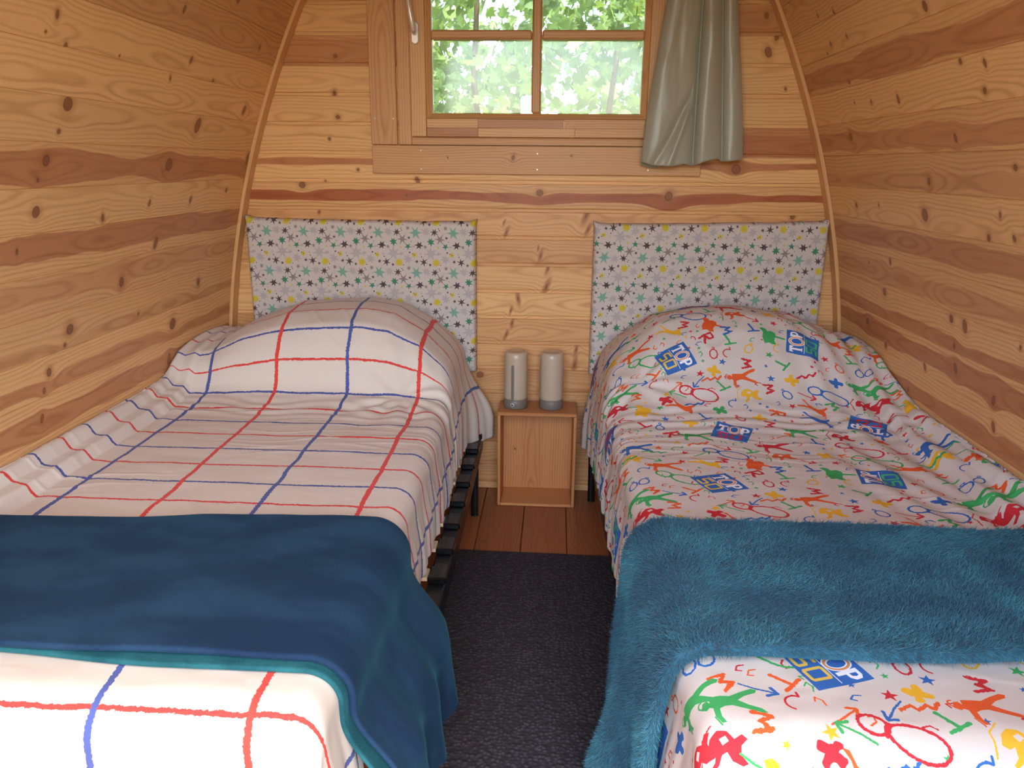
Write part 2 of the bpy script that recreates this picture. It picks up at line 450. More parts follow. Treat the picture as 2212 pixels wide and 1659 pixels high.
def star_pts(n, r_in, seed=0, jit=0.12):
    rr = random.Random(seed); o = []
    for i in range(2 * n):
        a = PI * i / n - PI / 2 + rr.uniform(-jit, jit) * 0.8
        r = (1 if i % 2 == 0 else r_in) * (1 + rr.uniform(-jit, jit))
        o.append((r * math.cos(a), r * math.sin(a)))
    return o

def star_canvas():
    W_, H_ = 548.0, 578.0
    cv = Canvas(768, 808, 0.1475, 0.1555, (206, 194, 184))
    k = 0.1475 / W_
    DG, BK, GD, TE, LG, YE = (66, 128, 100), (78, 66, 68), (140, 127, 124), (122, 168, 148), (182, 172, 170), (206, 184, 48)
    el = [(205,150,42,5,.42,DG),(370,165,52,6,.45,BK),(540,215,50,7,.5,DG),(125+548,250,64,6,.36,GD),(770,272,20,6,.5,BK),(320,345,76,6,.42,TE),
          (470,360,58,8,.5,LG),(595,350,50,7,.38,BK),(208,412,28,8,.5,GD),(615,490,50,9,.66,YE),(525,462,19,6,.5,BK),(430,500,52,6,.34,BK),
          (330,508,24,6,.45,BK),(198,540,60,7,.5,LG),(298,603,40,8,.42,YE),(540,628,84,7,.44,LG),(388,620,17,7,.5,LG),(648,712,14,6,.6,YE),
          (458,722 - 578,24,8,.5,GD),(800-548,218,9,6,.6,GD),(480,540,14,6,.5,LG)]
    for i, (x, y, r, n, ri, c) in enumerate(el):
        cv.poly(xf(star_pts(n, ri * .88, i + 3), x * k, y * k, r * k * 1.3, i * 23 % 40), c, 0.92)
    for x, y, r in ((655,403,7),(680,458,7),(120,380,7),(400,578,8),(228,640,11),(820-548,620,7)):
        cv.stroke([(x * k, y * k), (x * k + .0002, y * k)], r * 2 * k, BK)
    cv.stroke([(298 * k, 603 * k), (298.5 * k, 603 * k)], 16 * k, (150, 120, 30))
    for i in range(5):
        x = 625 + i * 13; cv.stroke([(x * k, (600 + abs(i - 2) * 8) * k), ((x + 5) * k, (645 - abs(i - 2) * 8) * k)], 4 * k, (110, 104, 108))
    for i in range(4):
        x = 262 + i * 13; cv.stroke([(x * k, (130 + i * 3) * k), (x * k, (152 + i * 2) * k)], 4 * k, (110, 104, 108))
    for i in range(6):
        x = 165 + i * 12; cv.stroke([(x * k, (322 + (i % 3) * 8) * k), ((x + 2) * k, (334 + (i % 3) * 8) * k)], 3 * k, (150, 142, 144))
    return cv

def cotton_image_mat(name, im, sx, sy, ox=0.0, oy=0.0, fy=-1):
    t = NT(name)
    uv = t.n('ShaderNodeUVMap', uv_map='UVMap').outputs[0]
    mp = t.n('ShaderNodeMapping'); mp.inputs['Scale'].default_value = (1 / sx, fy / sy, 1); mp.inputs['Location'].default_value = (ox, oy, 0)
    t.l(uv, mp.inputs[0])
    it = t.n('ShaderNodeTexImage'); it.image = im; it.extension = 'REPEAT'; it.interpolation = 'Linear'; t.l(mp.outputs[0], it.inputs[0])
    t.l(it.outputs[0], t.b.inputs['Base Color'])
    t.b.inputs['Roughness'].default_value = 0.85; t.b.inputs['Specular IOR Level'].default_value = 0.2
    return t.m

MAN = [(-.5,.02),(-.44,-.1),(-.36,-.1),(-.33,-.03),(-.3,-.14),(-.12,-.13),(.02,-.11),(.22,-.2),(.42,-.27),(.5,-.24),(.46,-.17),(.25,-.1),(.12,-.01),
       (.25,.1),(.42,.2),(.48,.3),(.4,.3),(.2,.19),(.0,.1),(-.12,.11),(-.22,.15),(-.24,.3),(-.2,.42),(-.27,.42),(-.33,.26),(-.31,.1),(-.36,.06),(-.42,.09)]
MAN2 = [(-.5,-.25),(-.38,-.28),(-.2,-.15),(0,-.08),(.15,-.06),(.28,-.2),(.36,-.34),(.42,-.3),(.36,-.12),(.44,-.02),(.5,.1),(.42,.2),(.36,.1),(.24,.14),(.1,.12),
        (-.1,.08),(-.25,.12),(-.45,.2),(-.5,.14),(-.3,.02),(-.15,-.02),(-.3,-.16)]
CROUCH = [(-.45,-.1),(-.3,-.3),(-.1,-.38),(.1,-.3),(.22,-.12),(.4,-.2),(.5,-.1),(.34,.02),(.3,.2),(.42,.38),(.3,.42),(.1,.3),(.02,.1),(-.1,.12),(-.2,.3),(-.4,.38),
          (-.44,.3),(-.28,.2),(-.22,.0),(-.35,.02)]
GUIT = [(-.4,-.45),(-.25,-.5),(-.12,-.42),(-.1,-.25),(.1,-.3),(.22,-.15),(.2,.0),(.55,.12),(.6,.2),(.5,.2),(.15,.1),(.05,.3),(.08,.5),(-.1,.5),(-.2,.4),(-.4,.45),(-.42,.1),(-.3,-.2)]
COLS = {'r': (206, 52, 60), 'o': (232, 98, 48), 'g': (70, 172, 96), 'b': (58, 108, 178), 'y': (238, 182, 52)}
SEG = {'5': 'afgcd', '0': 'abcdef'}
def seven(cv, ch, X, col):
    w_, h_ = .26, .42
    L = {'a': ((0, 0), (w_, 0)), 'b': ((w_, 0), (w_, h_ / 2)), 'c': ((w_, h_ / 2), (w_, h_)), 'd': ((0, h_), (w_, h_)), 'e': ((0, h_ / 2), (0, h_)), 'f': ((0, 0), (0, h_ / 2)), 'g': ((0, h_ / 2), (w_, h_ / 2))}
    for q in SEG[ch]:
        (a, b) = L[q]; m = ((a[0] + b[0]) / 2, (a[1] + b[1]) / 2)
        f = lambda p: (m[0] + (p[0] - m[0]) * .78, m[1] + (p[1] - m[1]) * .78)
        cv.stroke(X([f(a), f(b)]), 0.0052, col)
def logo(cv, x, y, rot, col, s=0.106):
    X0 = lambda p: xf(p, x, y, s, rot)
    cv.poly(X0([(-.5, -.5), (.5, -.5), (.5, .5), (-.5, .5)]), COLS['b'])
    Wt = (246, 244, 246)
    cv.poly(X0([(-.42, -.4), (-.16, -.4), (-.16, -.27), (-.23, -.32), (-.25, -.32), (-.25, -.06), (-.2, -.02), (-.38, -.02), (-.33, -.06), (-.33, -.32), (-.36, -.32), (-.42, -.27)]), Wt)
    cv.stroke(X0([(.03 + .145 * math.cos(a), -.2 + .2 * math.sin(a)) for a in np.linspace(0, 2 * PI, 25)]), .0075, Wt)
    cv.stroke(X0([(.03 + .145 * math.cos(a), -.2 + .2 * math.sin(a)) for a in np.linspace(0, 2 * PI, 25)]), .0035, (232, 150, 90))
    cv.poly(X0([(.2, -.4), (.36, -.4), (.43, -.35), (.44, -.24), (.38, -.17), (.3, -.16), (.3, -.02), (.22, -.02)]), Wt)
    cv.poly(X0([(.29, -.34), (.35, -.34), (.37, -.29), (.35, -.23), (.29, -.22)]), COLS['b'])
    cv.stroke(X0([(-.42, .04), (.44, .04)]), .0014, Wt)
    for ch, ox in (('5', -.32), ('0', .04)):
        seven(cv, ch, lambda p, ox=ox: X0([(q[0] * .95 + ox, q[1] * .75 + .1) for q in p]), col)

PRINT = [('LR',0.512,0.857,''),('T',0.256,0.812,'r'),('ring',0.304,0.829,'b'),('R',0.336,0.872,'r'),('arr',0.317,0.930,'y'),
('star',0.277,0.975,'o'),('man',0.215,0.974,'b'),('zig',0.260,1.005,'g'),('arr',0.391,1.017,'g'),('eight',0.461,1.012,'b'),
('arr',0.455,0.966,'r'),('man2',0.385,1.084,'y'),('M',0.437,1.063,'r'),('star',0.324,1.078,'r'),('arr',0.244,1.063,'g'),
('man',0.273,1.110,'o'),('man',0.611,0.948,'r'),('crouch',0.613,1.021,'o'),('arr',0.663,1.050,'r'),('crouch',0.193,1.056,'y'),
('zig',0.396,0.945,'o'),('T',0.532,0.983,'g'),('T',0.740,0.907,'b'),('guit',0.527,1.084,'o'),('ring',0.203,1.218,'b'),
('arc',0.213,1.144,'b'),('LY',0.393,1.217,''),('R',0.504,1.146,'r'),('T',0.574,1.160,'g'),('M',0.572,1.115,'b'),
('ring',0.635,1.195,'y'),('ring',0.517,1.217,'r'),('arc',0.566,1.213,'r'),('star',0.543,1.247,'b'),('cross',0.513,1.280,'y'),
('star',0.467,1.288,'r'),('M',0.217,1.272,'o'),('man',0.218,1.318,'g'),('arr',0.268,1.286,'b'),('T',0.315,1.265,'o'),
('arc',0.317,1.317,'r'),('arr',0.379,1.341,'o'),('arr',0.459,1.323,'b'),('arr',0.386,1.369,'g'),('eight',0.456,1.372,'r'),
('T',0.532,1.342,'g'),('man',0.600,1.303,'o'),('M',0.621,1.253,'r'),('zig',0.501,1.312,'o'),('crouch',0.195,1.396,'r'),
('M',0.255,1.359,'o'),('arr',0.241,1.420,'g'),('guit',0.275,1.450,'y'),('star',0.322,1.429,'g'),('man2',0.386,1.434,'o'),
('zig',0.434,1.418,'b'),('arc',0.557,1.418,'b'),('cross',0.508,1.451,'g'),('LG',0.821,1.154,''),('star',0.694,1.306,'b'),
('T',0.738,1.250,'g'),('zig',0.810,1.287,'r'),('cross',0.907,1.293,'b'),('eight',0.870,1.361,'b'),('eight',0.866,1.035,'g'),
('T',0.954,0.955,'r'),('cross',0.935,0.889,'o'),('LS',0.939,0.781,''),('arr',0.798,1.367,'r'),('man2',0.801,1.427,'o'),
('crouch',0.974,1.390,'r'),('man',0.990,1.295,'g'),('crouch',0.830,0.868,'r'),('star',0.786,0.830,'g'),('star',0.823,0.795,'b'),
('arr',0.801,1.005,'o'),('star',0.742,1.061,'r'),('man2',0.925,1.083,'o'),('star',0.889,1.194,'r'),('ring',0.929,1.229,'o'),
('crouch',0.617,1.375,'y'),('arc',0.735,1.186,'y'),('M',0.681,1.347,'r'),('zig',1.000,1.048,'g'),('arr',0.991,1.015,'b'),('M',0.985,1.117,'o'),
('T',0.979,1.164,'g'),('ring',1.000,1.221,'b'),('R',0.685,1.462,'o'),('star',0.740,1.420,'r'),('M',0.868,1.412,'g'),
('eight',0.300,1.190,'g'),('cross',0.735,1.005,'y'),('star',0.690,0.985,'b'),('guit',0.720,1.130,'g'),('star',0.700,1.215,'g'),('T',0.660,1.105,'b'),
('cross',0.345,1.400,'r'),('star',0.350,1.370,'y'),('arc',0.330,0.985,'g'),('star',0.345,1.010,'r'),('man',0.720,0.840,'g'),('cross',0.400,0.800,'y'),('M',0.640,0.800,'r'),
('arr',0.660,0.870,'o'),('eight',0.850,0.955,'r'),('R',0.965,0.840,'b'),('arr',0.900,0.840,'g'),('cross',0.760,1.310,'y'),('ring',0.735,1.370,'b'),('star',0.9,1.47,'y'),('man2',0.79,1.49,'b'),
('cross',0.62,1.49,'y'),('T',0.45,1.49,'b'),('arr',0.21,1.49,'r'),('star',0.33,1.50,'b'),('ring',0.56,1.50,'r'),('zig',0.97,1.49,'o'),('man',0.40,0.88,'g')]
TW, TH = 0.828, 0.735
def print_canvas():
    cv = Canvas(2048, 1820, TW, TH, (217, 207, 196))
    R = random.Random(5); cv.fat = 1.25
    small = [('star', 'r'), ('star', 'b'), ('star', 'g'), ('dot', 'r'), ('tick', 'o'), ('tick', 'b'), ('tick', 'g'), ('star', 'y'), ('tick', 'r')]
    pts = [(p[1], p[2]) for p in PRINT]
    extra = []
    tries = 0
    while len(extra) < 150 and tries < 9000:
        tries += 1
        x, y = R.uniform(0, TW) + .19, R.uniform(0, TH) + .74
        ok = True
        for (px, py), big in [(q, .052) for q in pts] + [((e[1], e[2]), .026) for e in extra]:
            dx = abs(x - px) % TW; dx = min(dx, TW - dx); dy = abs(y - py) % TH; dy = min(dy, TH - dy)
            if math.hypot(dx, dy * .9) < big * (.72): ok = False; break
        if ok:
            k, c = R.choice(small); extra.append((k, x, y, c))
    seq = [e for e in extra] + [p for p in PRINT if p[0][0] != 'L'] + [p for p in PRINT if p[0][0] == 'L']
    for i, (k, x, y, c) in enumerate(seq):
        ro = R.uniform(-30, 30)
        col = COLS.get(c)
        if k == 'LR': logo(cv, x, y, 24, COLS['r'])
        elif k == 'LY': logo(cv, x, y, 70, (236, 196, 90))
        elif k == 'LG': logo(cv, x, y, -78, (80, 190, 120))
        elif k == 'LS': logo(cv, x, y, 205, COLS['r'])
        elif k == 'man':
            cv.poly(xf(MAN, x, y, .098, ro * .3), col); cv.stroke(xf([(-.34, .28), (-.28, .45)], x, y, .098, ro * .3), .002, col)
            cv.stroke(xf([(-.47 + .06 * math.cos(a), -.07 + .07 * math.sin(a)) for a in np.linspace(0, 5, 9)], x, y, .098, ro * .3), .0022, col)
        elif k == 'man2': cv.poly(xf(MAN2, x, y, .092, 25 + ro * .3), col)
        elif k == 'crouch':
            cv.poly(xf(CROUCH, x, y, .068, ro), col)
            cv.stroke(xf([(-.7, .1), (-.55, -.2), (-.5, -.4), (-.2, -.55)], x, y, .068, ro), .002, col, rag=.6)
            cv.poly(xf([(-.1, -.2), (.05, -.22), (.1, -.1), (-.05, -.05)], x, y, .068, ro), (217, 207, 196))
        elif k == 'guit': cv.poly(xf(GUIT, x, y, .078, ro * .3), col)
        elif k == 'eight':
            a1 = [(-.36 + .17 * math.cos(a), .13 * math.sin(a)) for a in np.linspace(.35, 2 * PI - .35, 14)]
            a2 = [(.14 + .34 * -math.cos(a), .19 * math.sin(a) * (1 - .12 * math.cos(a))) for a in np.linspace(.3, 2 * PI - .3, 18)]
            for q in (a1 + [a1[0]], a2 + [a2[0]]): cv.stroke(xf(q, x, y, .125, 26 + ro * .2), .0042, col, rag=.35)
            cv.stroke(xf([(-.2, -.07), (-.2, .07)], x, y, .125, 26 + ro * .2), .007, col, rag=.4)
        elif k == 'ring':
            q = [(.36 * math.cos(a), .5 * math.sin(a)) for a in np.linspace(0, 2 * PI, 10)]
            cv.stroke(xf(q, x, y, .036, ro), .0034, col, rag=.35)
            q = [(.1 * math.cos(a), -.66 + .1 * math.sin(a)) for a in np.linspace(0, 2 * PI, 7)]
            cv.stroke(xf(q, x, y, .036, ro), .002, col)
        elif k == 'M':
            cv.stroke(xf([(-.5, .4), (-.32, -.4), (0, .12), (.3, -.36), (.5, .42)], x, y, .034, ro + 80), .006, col, rag=.5)
        elif k == 'T':
            cv.stroke(xf([(-.5, -.4), (.5, -.32)], x, y, .038, ro + 150), .0052, col, rag=.3)
            cv.stroke(xf([(0, -.36), (.05, .6)], x, y, .038, ro + 150), .0056, col, rag=.3)
        elif k == 'R':
            cv.stroke(xf([(-.3, .5), (-.2, -.45), (.25, -.35), (.2, 0), (-.2, .05), (.35, .5)], x, y, .046, ro + 70), .0062, col, rag=.4)
        elif k == 'arr':
            ro2 = R.choice([30, -150, 20, -35, 130])
            cv.stroke(xf([(-.5, 0), (-.1, .03), (.5, 0)], x, y, .058, ro2), .0028, col, rag=.4)
            cv.stroke(xf([(.3, -.17), (.5, 0), (.26, .2)], x, y, .058, ro2), .0042, col, rag=.3)
        elif k == 'arc':
            cv.stroke(xf([(.4 * math.cos(a), .4 * math.sin(a)) for a in np.linspace(2.2, 5.4, 9)], x, y, .042, ro), .0028, col)
            cv.stroke(xf([(.05, -.42), (.27, -.32), (.3, -.55)], x, y, .042, ro), .003, col)
        elif k == 'zig':
            cv.stroke(xf([(-.5, .1), (-.2, -.05), (-.08, .1), (.2, -.08), (.3, .05), (.5, -.14)], x, y, .064, ro * .5), .0052, col, rag=.6)
        elif k == 'cross':
            cv.stroke(xf([(-.42, -.12), (.42, .14)], x, y, .036, ro), .012, col, rag=.4)
            cv.stroke(xf([(.1, -.42), (-.12, .42)], x, y, .036, ro), .011, col, rag=.4)
        elif k == 'star':
            big = i >= len(extra)
            cv.poly(xf(star_pts(5, .4, i, .06), x, y, .014 if big else .0075, ro), col)
        elif k == 'dot': cv.stroke([(x, y), (x + .001, y)], .004, col)
        elif k == 'tick':
            cv.stroke(xf([(-.5, 0), (.1, -.1), (.5, .3)], x, y, .02, ro * 4), .0022, col, rag=.5)
            cv.stroke(xf([(-.5, 0), (-.3, .4)], x, y, .02, ro * 4), .0022, col)
    return cv
M_STAR = cotton_image_mat('star_print_cotton', star_canvas().image('star_print'), 0.1475, 0.1555)
M_STARF = cotton_image_mat('star_print_cotton_flipped', bpy.data.images['star_print'], 0.1475, 0.1555, 0.3, 0.35, 1)
M_PRINT = cotton_image_mat('figure_print_cotton', print_canvas().image('figure_print'), TW, TH)

# ------------------------------------------------------------------ boards
def set_attr(me, nm, val):
    a = me.attributes.new(nm, 'FLOAT_VECTOR', 'POINT')
    a.data.foreach_set('vector', np.tile(np.array(val, np.float32), len(me.vertices)))

def put_knots(me, knots):
    ks = list(knots)[:KN]
    while len(ks) < KN: ks.append((99.0, 9.0, 0.01))
    for i, k in enumerate(ks):
        k = tuple(k)
        if len(k) < 4:
            h_ = math.sin(k[0] * 91.7 + k[1] * 37.1); k = k[:3] + (h_ * .35, .9 + .14 * math.sin(h_ * 50), .0 if h_ > -.3 else .45)
        set_attr(me, 'k%d' % i, k[:3]); set_attr(me, 'a%d' % i, k[3:6])

def board(name, parent, org, eu, ev, en, L0, L1, wd, prof, mat, tone=(0.2, 0, 1), heart=(0.05, 0.004, 0.0), knots=(), u0=0.0, v0=0.0, cut0=0.0, cut1=0.0):
    """prof: list of (v, d) across the face, closed behind by thickness; extruded from L0 to L1 along eu."""
    org, eu, ev, en = Vector(org), Vector(eu), Vector(ev), Vector(en)
    pr = list(prof) + [(prof[-1][0], prof[-1][1] - 0.018), (prof[0][0], prof[0][1] - 0.018)]
    n = len(pr); vs = []; uv = []
    for L, ct in ((L0, cut0), (L1, cut1)):
        for v, d in pr:
            vs.append(org + eu * (L + ct * (v / wd)) + ev * v + en * d); uv.append((L + ct * (v / wd) + u0, v + v0))
    fs = [(i, (i + 1) % n, n + (i + 1) % n, n + i) for i in range(n)]
    if eu.cross(ev).dot(en) < 0: fs = [f[::-1] for f in fs]; e0, e1 = tuple(range(n)), tuple(range(2 * n - 1, n - 1, -1))
    else: e0, e1 = tuple(range(n))[::-1], tuple(range(n, 2 * n))
    # orientation: outward normal along en for the face strip
    fs = [f[::-1] for f in fs]; e0 = e0[::-1]; e1 = e1[::-1]
    o = mesh_obj(name, vs, fs + [e0, e1], mat, parent, False, uv)
    me = o.data
    import bmesh
    bm = bmesh.new(); bm.from_mesh(me); bmesh.ops.recalc_face_normals(bm, faces=bm.faces); bm.to_mesh(me); bm.free()
    set_attr(me, 'tone', tone); set_attr(me, 'heart', heart)
    put_knots(me, knots)
    return o

def bxboard(name, parent, a, b, axis, mat=None, tone=(0.3, .5, 1), heart=(0.05, .004, 0), knots=(), facing='-y', ch=0.002):
    """a chamfered timber box with UV along `axis` (0 x,1 y,2 z)"""
    m = MB(); m.box(a, b, ch)
    other = [i for i in range(3) if i != axis]
    uv = [(v[axis], v[other[1]] + v[other[0]] - a[other[1]] - a[other[0]]) for v in m.v]
    o = mesh_obj(name, m.v, m.f, mat or M_TRIM, parent, False, uv)
    set_attr(o.data, 'tone', tone); set_attr(o.data, 'heart', heart)
    put_knots(o.data, knots)
    return o

XC, AR, AZ, AO = -0.1, 3.576, 0.285, 2.331       # curved side walls: arcs of radius AR
def half(z): return -AO + math.sqrt(max(AR * AR - (z - AZ) ** 2, 0))
def th_k(k): return 0.1293 + 0.0302 * k
YF = -3.30

# side walls
LK = [(1.317,8.58,.0084),(1.266,8.02,.0056),(1.342,8.2,.0036),(1.05,8.09,.0028),(.681,8.44,.0066),(.775,7.85,.0064),(.505,8.03,.0053),(.204,7.35,.011),(.536,6.69,.016),(1.235,6.25,.0052),(1.218,6.85,.013),(1.266,5.61,.0143),(.675,5.52,.0154),(1.287,5.19,.0052),(1.281,4.49,.0105),(.998,4.19,.0091),(.757,4.45,.0067),(.488,4.43,.0075),(.209,4.64,.0062),(1.337,3.66,.0064),(.689,3.25,.0114),(.871,2.34,.0148),(.354,1.62,.0131),(.764,1.25,.0044),(1.115,1.48,.0164),(1.136,1.12,.0067),(.535,.52,.0153),(1.203,.58,.0116),(1.224,.17,.0058),(.558,-.6,.0116),(1.237,-.5,.0073),(.069,5.72,.0128),(.254,8.1,.0029),(.226,9.4,.0078),(.8,9.6,.007),(.5,10.4,.009)]
RK = [(1.029,9.24,.0092),(.486,10.06,.0059),(.354,10.2,.0044),(.528,9.33,.0058),(.387,9.31,.007),(.336,9.1,.0036),(1.128,7.92,.0057),(.451,8.12,.0061),(1.206,7.24,.008),(1.227,7.77,.006),(.768,7.4,.0076),(.583,7.46,.0066),(.454,7.53,.0035),(.993,7.38,.0041),(.149,7.73,.0049),(.361,6.57,.0128),(1.041,6.32,.0068),(1.279,5.66,.006),(.865,5.3,.009),(.304,4.43,.0086),(.498,4.53,.0053),(.814,4.42,.014),(1.197,4.65,.0064),(1.246,4.18,.0057),(1.138,4.1,.0087),(.54,2.88,.0071),(.362,2.64,.0048),(.479,1.88,.0128),(.926,1.86,.0084),(.998,1.80,.0111),(.94,1.17,.0076),(.948,.6,.0092),(1.253,1.82,.0058),(.323,.68,.0089),(.479,.2,.0075),(.765,.2,.0075),(.657,-.75,.0062),(1.142,.3,.0113),(1.147,-.34,.0085)]
TONES_L = {10:.45, 9:.5, 8:.1, 7:.06, 6:.1, 5:.3, 4:.12, 3:.25, 2:.35, 1:.25, 0:.2, -1:.25, -2:.3, -3:.7}
TONES_R = {10:.3, 9:.15, 8:.35, 7:.1, 6:.35, 5:.4, 4:.15, 3:.3, 2:.4, 1:.25, 0:.3, -1:.3, -2:.3, -3:.4, -4:.6}
HEART_L = {5:(.05,.036,.95), 3:(.07,.034,.95), 0:(.03,.022,.8), -1:(.04,.032,.9), 2:(.07,.028,.6), 1:(.02,.02,.5), 9:(.05,.05,.5), 10:(.05,.04,.5)}
HEART_R = {8:(.045,.04,.9), 6:(.045,.034,.8), 5:(.03,.025,.6), 3:(.06,.034,.85), 2:(.05,.03,.7), 0:(.06,.03,1), -1:(.03,.028,1), 1:(.02,.024,.9), -3:(.05,.03,1), -2:(.06,.024,.9)}
def wall_shell(name, sg):
    vs = []; fs = []
    N = 30; r_ = AR + 0.03
    for i in range(N + 1):
        th = th_k(-7) + (th_k(17) - th_k(-7)) * i / N
        for y in (0.06, YF): vs.append((XC + sg * (-AO + r_ * math.cos(th)), y, AZ + r_ * math.sin(th)))
        for y in (0.06, YF): vs.append((XC + sg * (-AO + (r_ + .03) * math.cos(th)), y, AZ + (r_ + .03) * math.sin(th)))
    for i in range(N):
        a = i * 4; b = a + 4
        fs += [(a, b, b + 1, a + 1), (a + 2, a + 3, b + 3, b + 2), (a, a + 2, b + 2, b), (a + 1, b + 1, b + 3, a + 3)]
    o = mesh_obj(name, vs, fs, M_DARK); o['kind'] = 'structure'; return o
for nm, sg, KS, TN, HT in (('wall_left', -1, LK, TONES_L, HEART_L), ('wall_right', 1, RK, TONES_R, HEART_R)):
    W_ = wall_shell(nm, sg)
    R_ = random.Random(21 + sg)
    for k in range(-7, 16):
        a, b = th_k(k), th_k(k + 1)
        P0 = Vector((XC + sg * (-AO + AR * math.cos(a)), 0, AZ + AR * math.sin(a))); P1 = Vector((XC + sg * (-AO + AR * math.cos(b)), 0, AZ + AR * math.sin(b)))
        ev = (P1 - P0); wd = ev.length; ev.normalize()
        en = Vector((-sg * abs(ev.z), 0, ev.x * sg)); en = Vector((-ev.z, 0, ev.x)) if sg > 0 else Vector((ev.z, 0, -ev.x))
        kn = [(u, (kk - k) * wd, r * 1.25) for (u, kk, r) in KS if k <= kk < k + 1]
        for j in range(2): kn.append((R_.uniform(1.6, 3.2), R_.uniform(.02, .09), R_.uniform(.006, .013)))
        prof = [(0, -.0022), (.0022, 0), (wd - .0022, 0), (wd, -.0022)]
        board('plank', W_, P0, (0, -1, 0), ev, en, -0.004, -YF, wd, prof, M_PINE, (TN.get(k, R_.uniform(.15, .6)), R_.random() * 3, R_.uniform(.95, 1.05)),
              HT.get(k, (R_.uniform(.0, .1), .004, 0.0)), kn)
    # curved lath in the corner against the end wall
    vs = []; fs = []; uv = []; N = 40
    for i in range(N + 1):
        th = th_k(-6.6) + (th_k(15) - th_k(-6.6)) * i / N
        for rr, y in ((AR - .001, -.055), (AR - .014, -.055), (AR - .014, -.002), (AR - .001, -.002)):
            vs.append((XC + sg * (-AO + rr * math.cos(th)), y, AZ + rr * math.sin(th))); uv.append((AR * th, y + .06 + (AR - rr)))
    for i in range(N):
        for q in range(4):
            f = (i * 4 + q, i * 4 + (q + 1) % 4, i * 4 + 4 + (q + 1) % 4, i * 4 + 4 + q); fs.append(f if sg < 0 else f[::-1])
    fs += [(0, 3, 2, 1), (N * 4, N * 4 + 1, N * 4 + 2, N * 4 + 3)]
    o = mesh_obj('trim_1' if sg < 0 else 'trim_2', vs, fs, M_TRIM, None, False, uv); o['kind'] = 'structure'
    set_attr(o.data, 'tone', (.12, .3, 1.0)); set_attr(o.data, 'heart', (.3, .01, 0))
    put_knots(o.data, ())

# end wall
BK = [(-.853,1.589,.0079),(-.843,1.506,.0073),(-.841,1.721,.0068),(-.88,1.426,.004),(-.774,1.313,.004),(-.998,1.253,.0079),(-.543,1.275,.0068),(-.587,1.22,.0045),(-.907,1.268,.0034),(-.937,1.15,.0051),(.752,1.738,.0097),(.777,1.788,.0085),(.827,1.613,.0036),(.673,1.328,.0109),(.427,1.226,.0145),(-.067,1.233,.0085),(.734,1.859,.0061),(.115,1.149,.0121),(.901,1.155,.0085),(-.204,1.12,.0045),(-.195,1.081,.0078),(-.059,.992,.0078),(-.069,1.021,.0045),(-.03,.94,.0078),(-.034,.869,.0123),(-.146,.82,.0101),(-.175,.771,.0062),(-.169,.72,.0078),(-.193,.671,.0078),(.093,.615,.0078),(.089,.552,.0112),(.124,1.096,.009),(-.3,.5,.009),(.2,.3,.008)]
NOTCH = [(-.609, .434, 1.405, 2.10)]
W_ = MB(); W_.box((-1.36, .045, -.02), (1.16, .075, 1.405)); W_.box((-1.36, .045, 2.10), (1.16, .075, 2.56)); W_.box((-1.36, .045, 1.405), (-.609, .075, 2.10)); W_.box((.434, .045, 1.405), (1.16, .075, 2.10))
WB = W_.build('wall_back', M_DARK); WB['kind'] = 'structure'
rowz = [-.0016 + .1056 * i for i in range(0, 24)]
btone = {0:.35,1:.45,2:.5,3:.5,4:.45,5:.35,6:.38,7:.15,8:.2,9:.42,10:.32,11:.28,12:.1,13:.12,14:.12,15:.1,16:.12,17:.25}
bheart = {11:(.058,.019,1.0),12:(.060,.014,.8),6:(.05,.02,.3),5:(.04,.02,.35),10:(.09,.012,.45),9:(.03,.02,.3)}
R_ = random.Random(4)
for n in range(24):
    z0 = rowz[n]; wd = .1056
    zm = z0 + wd / 2
    hw = half(max(z0, 0)) + .01; hw1 = half(z0 + wd) + .01
    xl, xr = XC - hw, XC + hw
    prof = [(0, -.007), (.011, -.007), (.013, -.0015), (.018, 0), (wd - .002, 0), (wd, -.004)]
    spans = [(xl, xr, 0)]
    zc = [c for c in NOTCH if z0 + .05 < c[3] and z0 + wd > c[2] + .02]
    if zc: spans = [(xl, -.609, 1), (.434, xr, 2)]
    for x0, x1, sd in spans:
        tn = btone.get(n, .2); ht = bheart.get(n, (R_.uniform(0, .1), .004, 0))
        if sd == 1 and n == 16: tn = .6; ht = (.05, .04, .7)
        if sd == 1 and n == 17: tn = .15
        if sd == 2 and n == 17: tn = .6; ht = (.05, .04, .7)
        if sd == 2 and n == 13: tn = .7; ht = (.04, .04, .85)
        if n == 12: ht = (.075, .012, .8) if True else ht
        kn = [(u, v - z0, r * 1.5) + ((.4 * math.sin(u * 40), .55, 1.0) if (-.25 < u < .16 and v < 1.17) else ()) for (u, v, r) in BK if z0 <= v < z0 + wd and x0 <= u <= x1]
        board('plank', WB, (0, 0.0, z0), (1, 0, 0), (0, 0, 1), (0, -1, 0), x0, x1, wd, prof, M_PINEB, (tn, R_.random() * 5, R_.uniform(.97, 1.05)), ht, kn)
# skirting along the end wall
o = bxboard('baseboard_back', None, (XC - half(.02) + .02, -.016, 0.001), (XC + half(.02) - .02, -.0075, .03), 0, M_TRIM, (.05, .7, 1.05)); o['kind'] = 'structure'

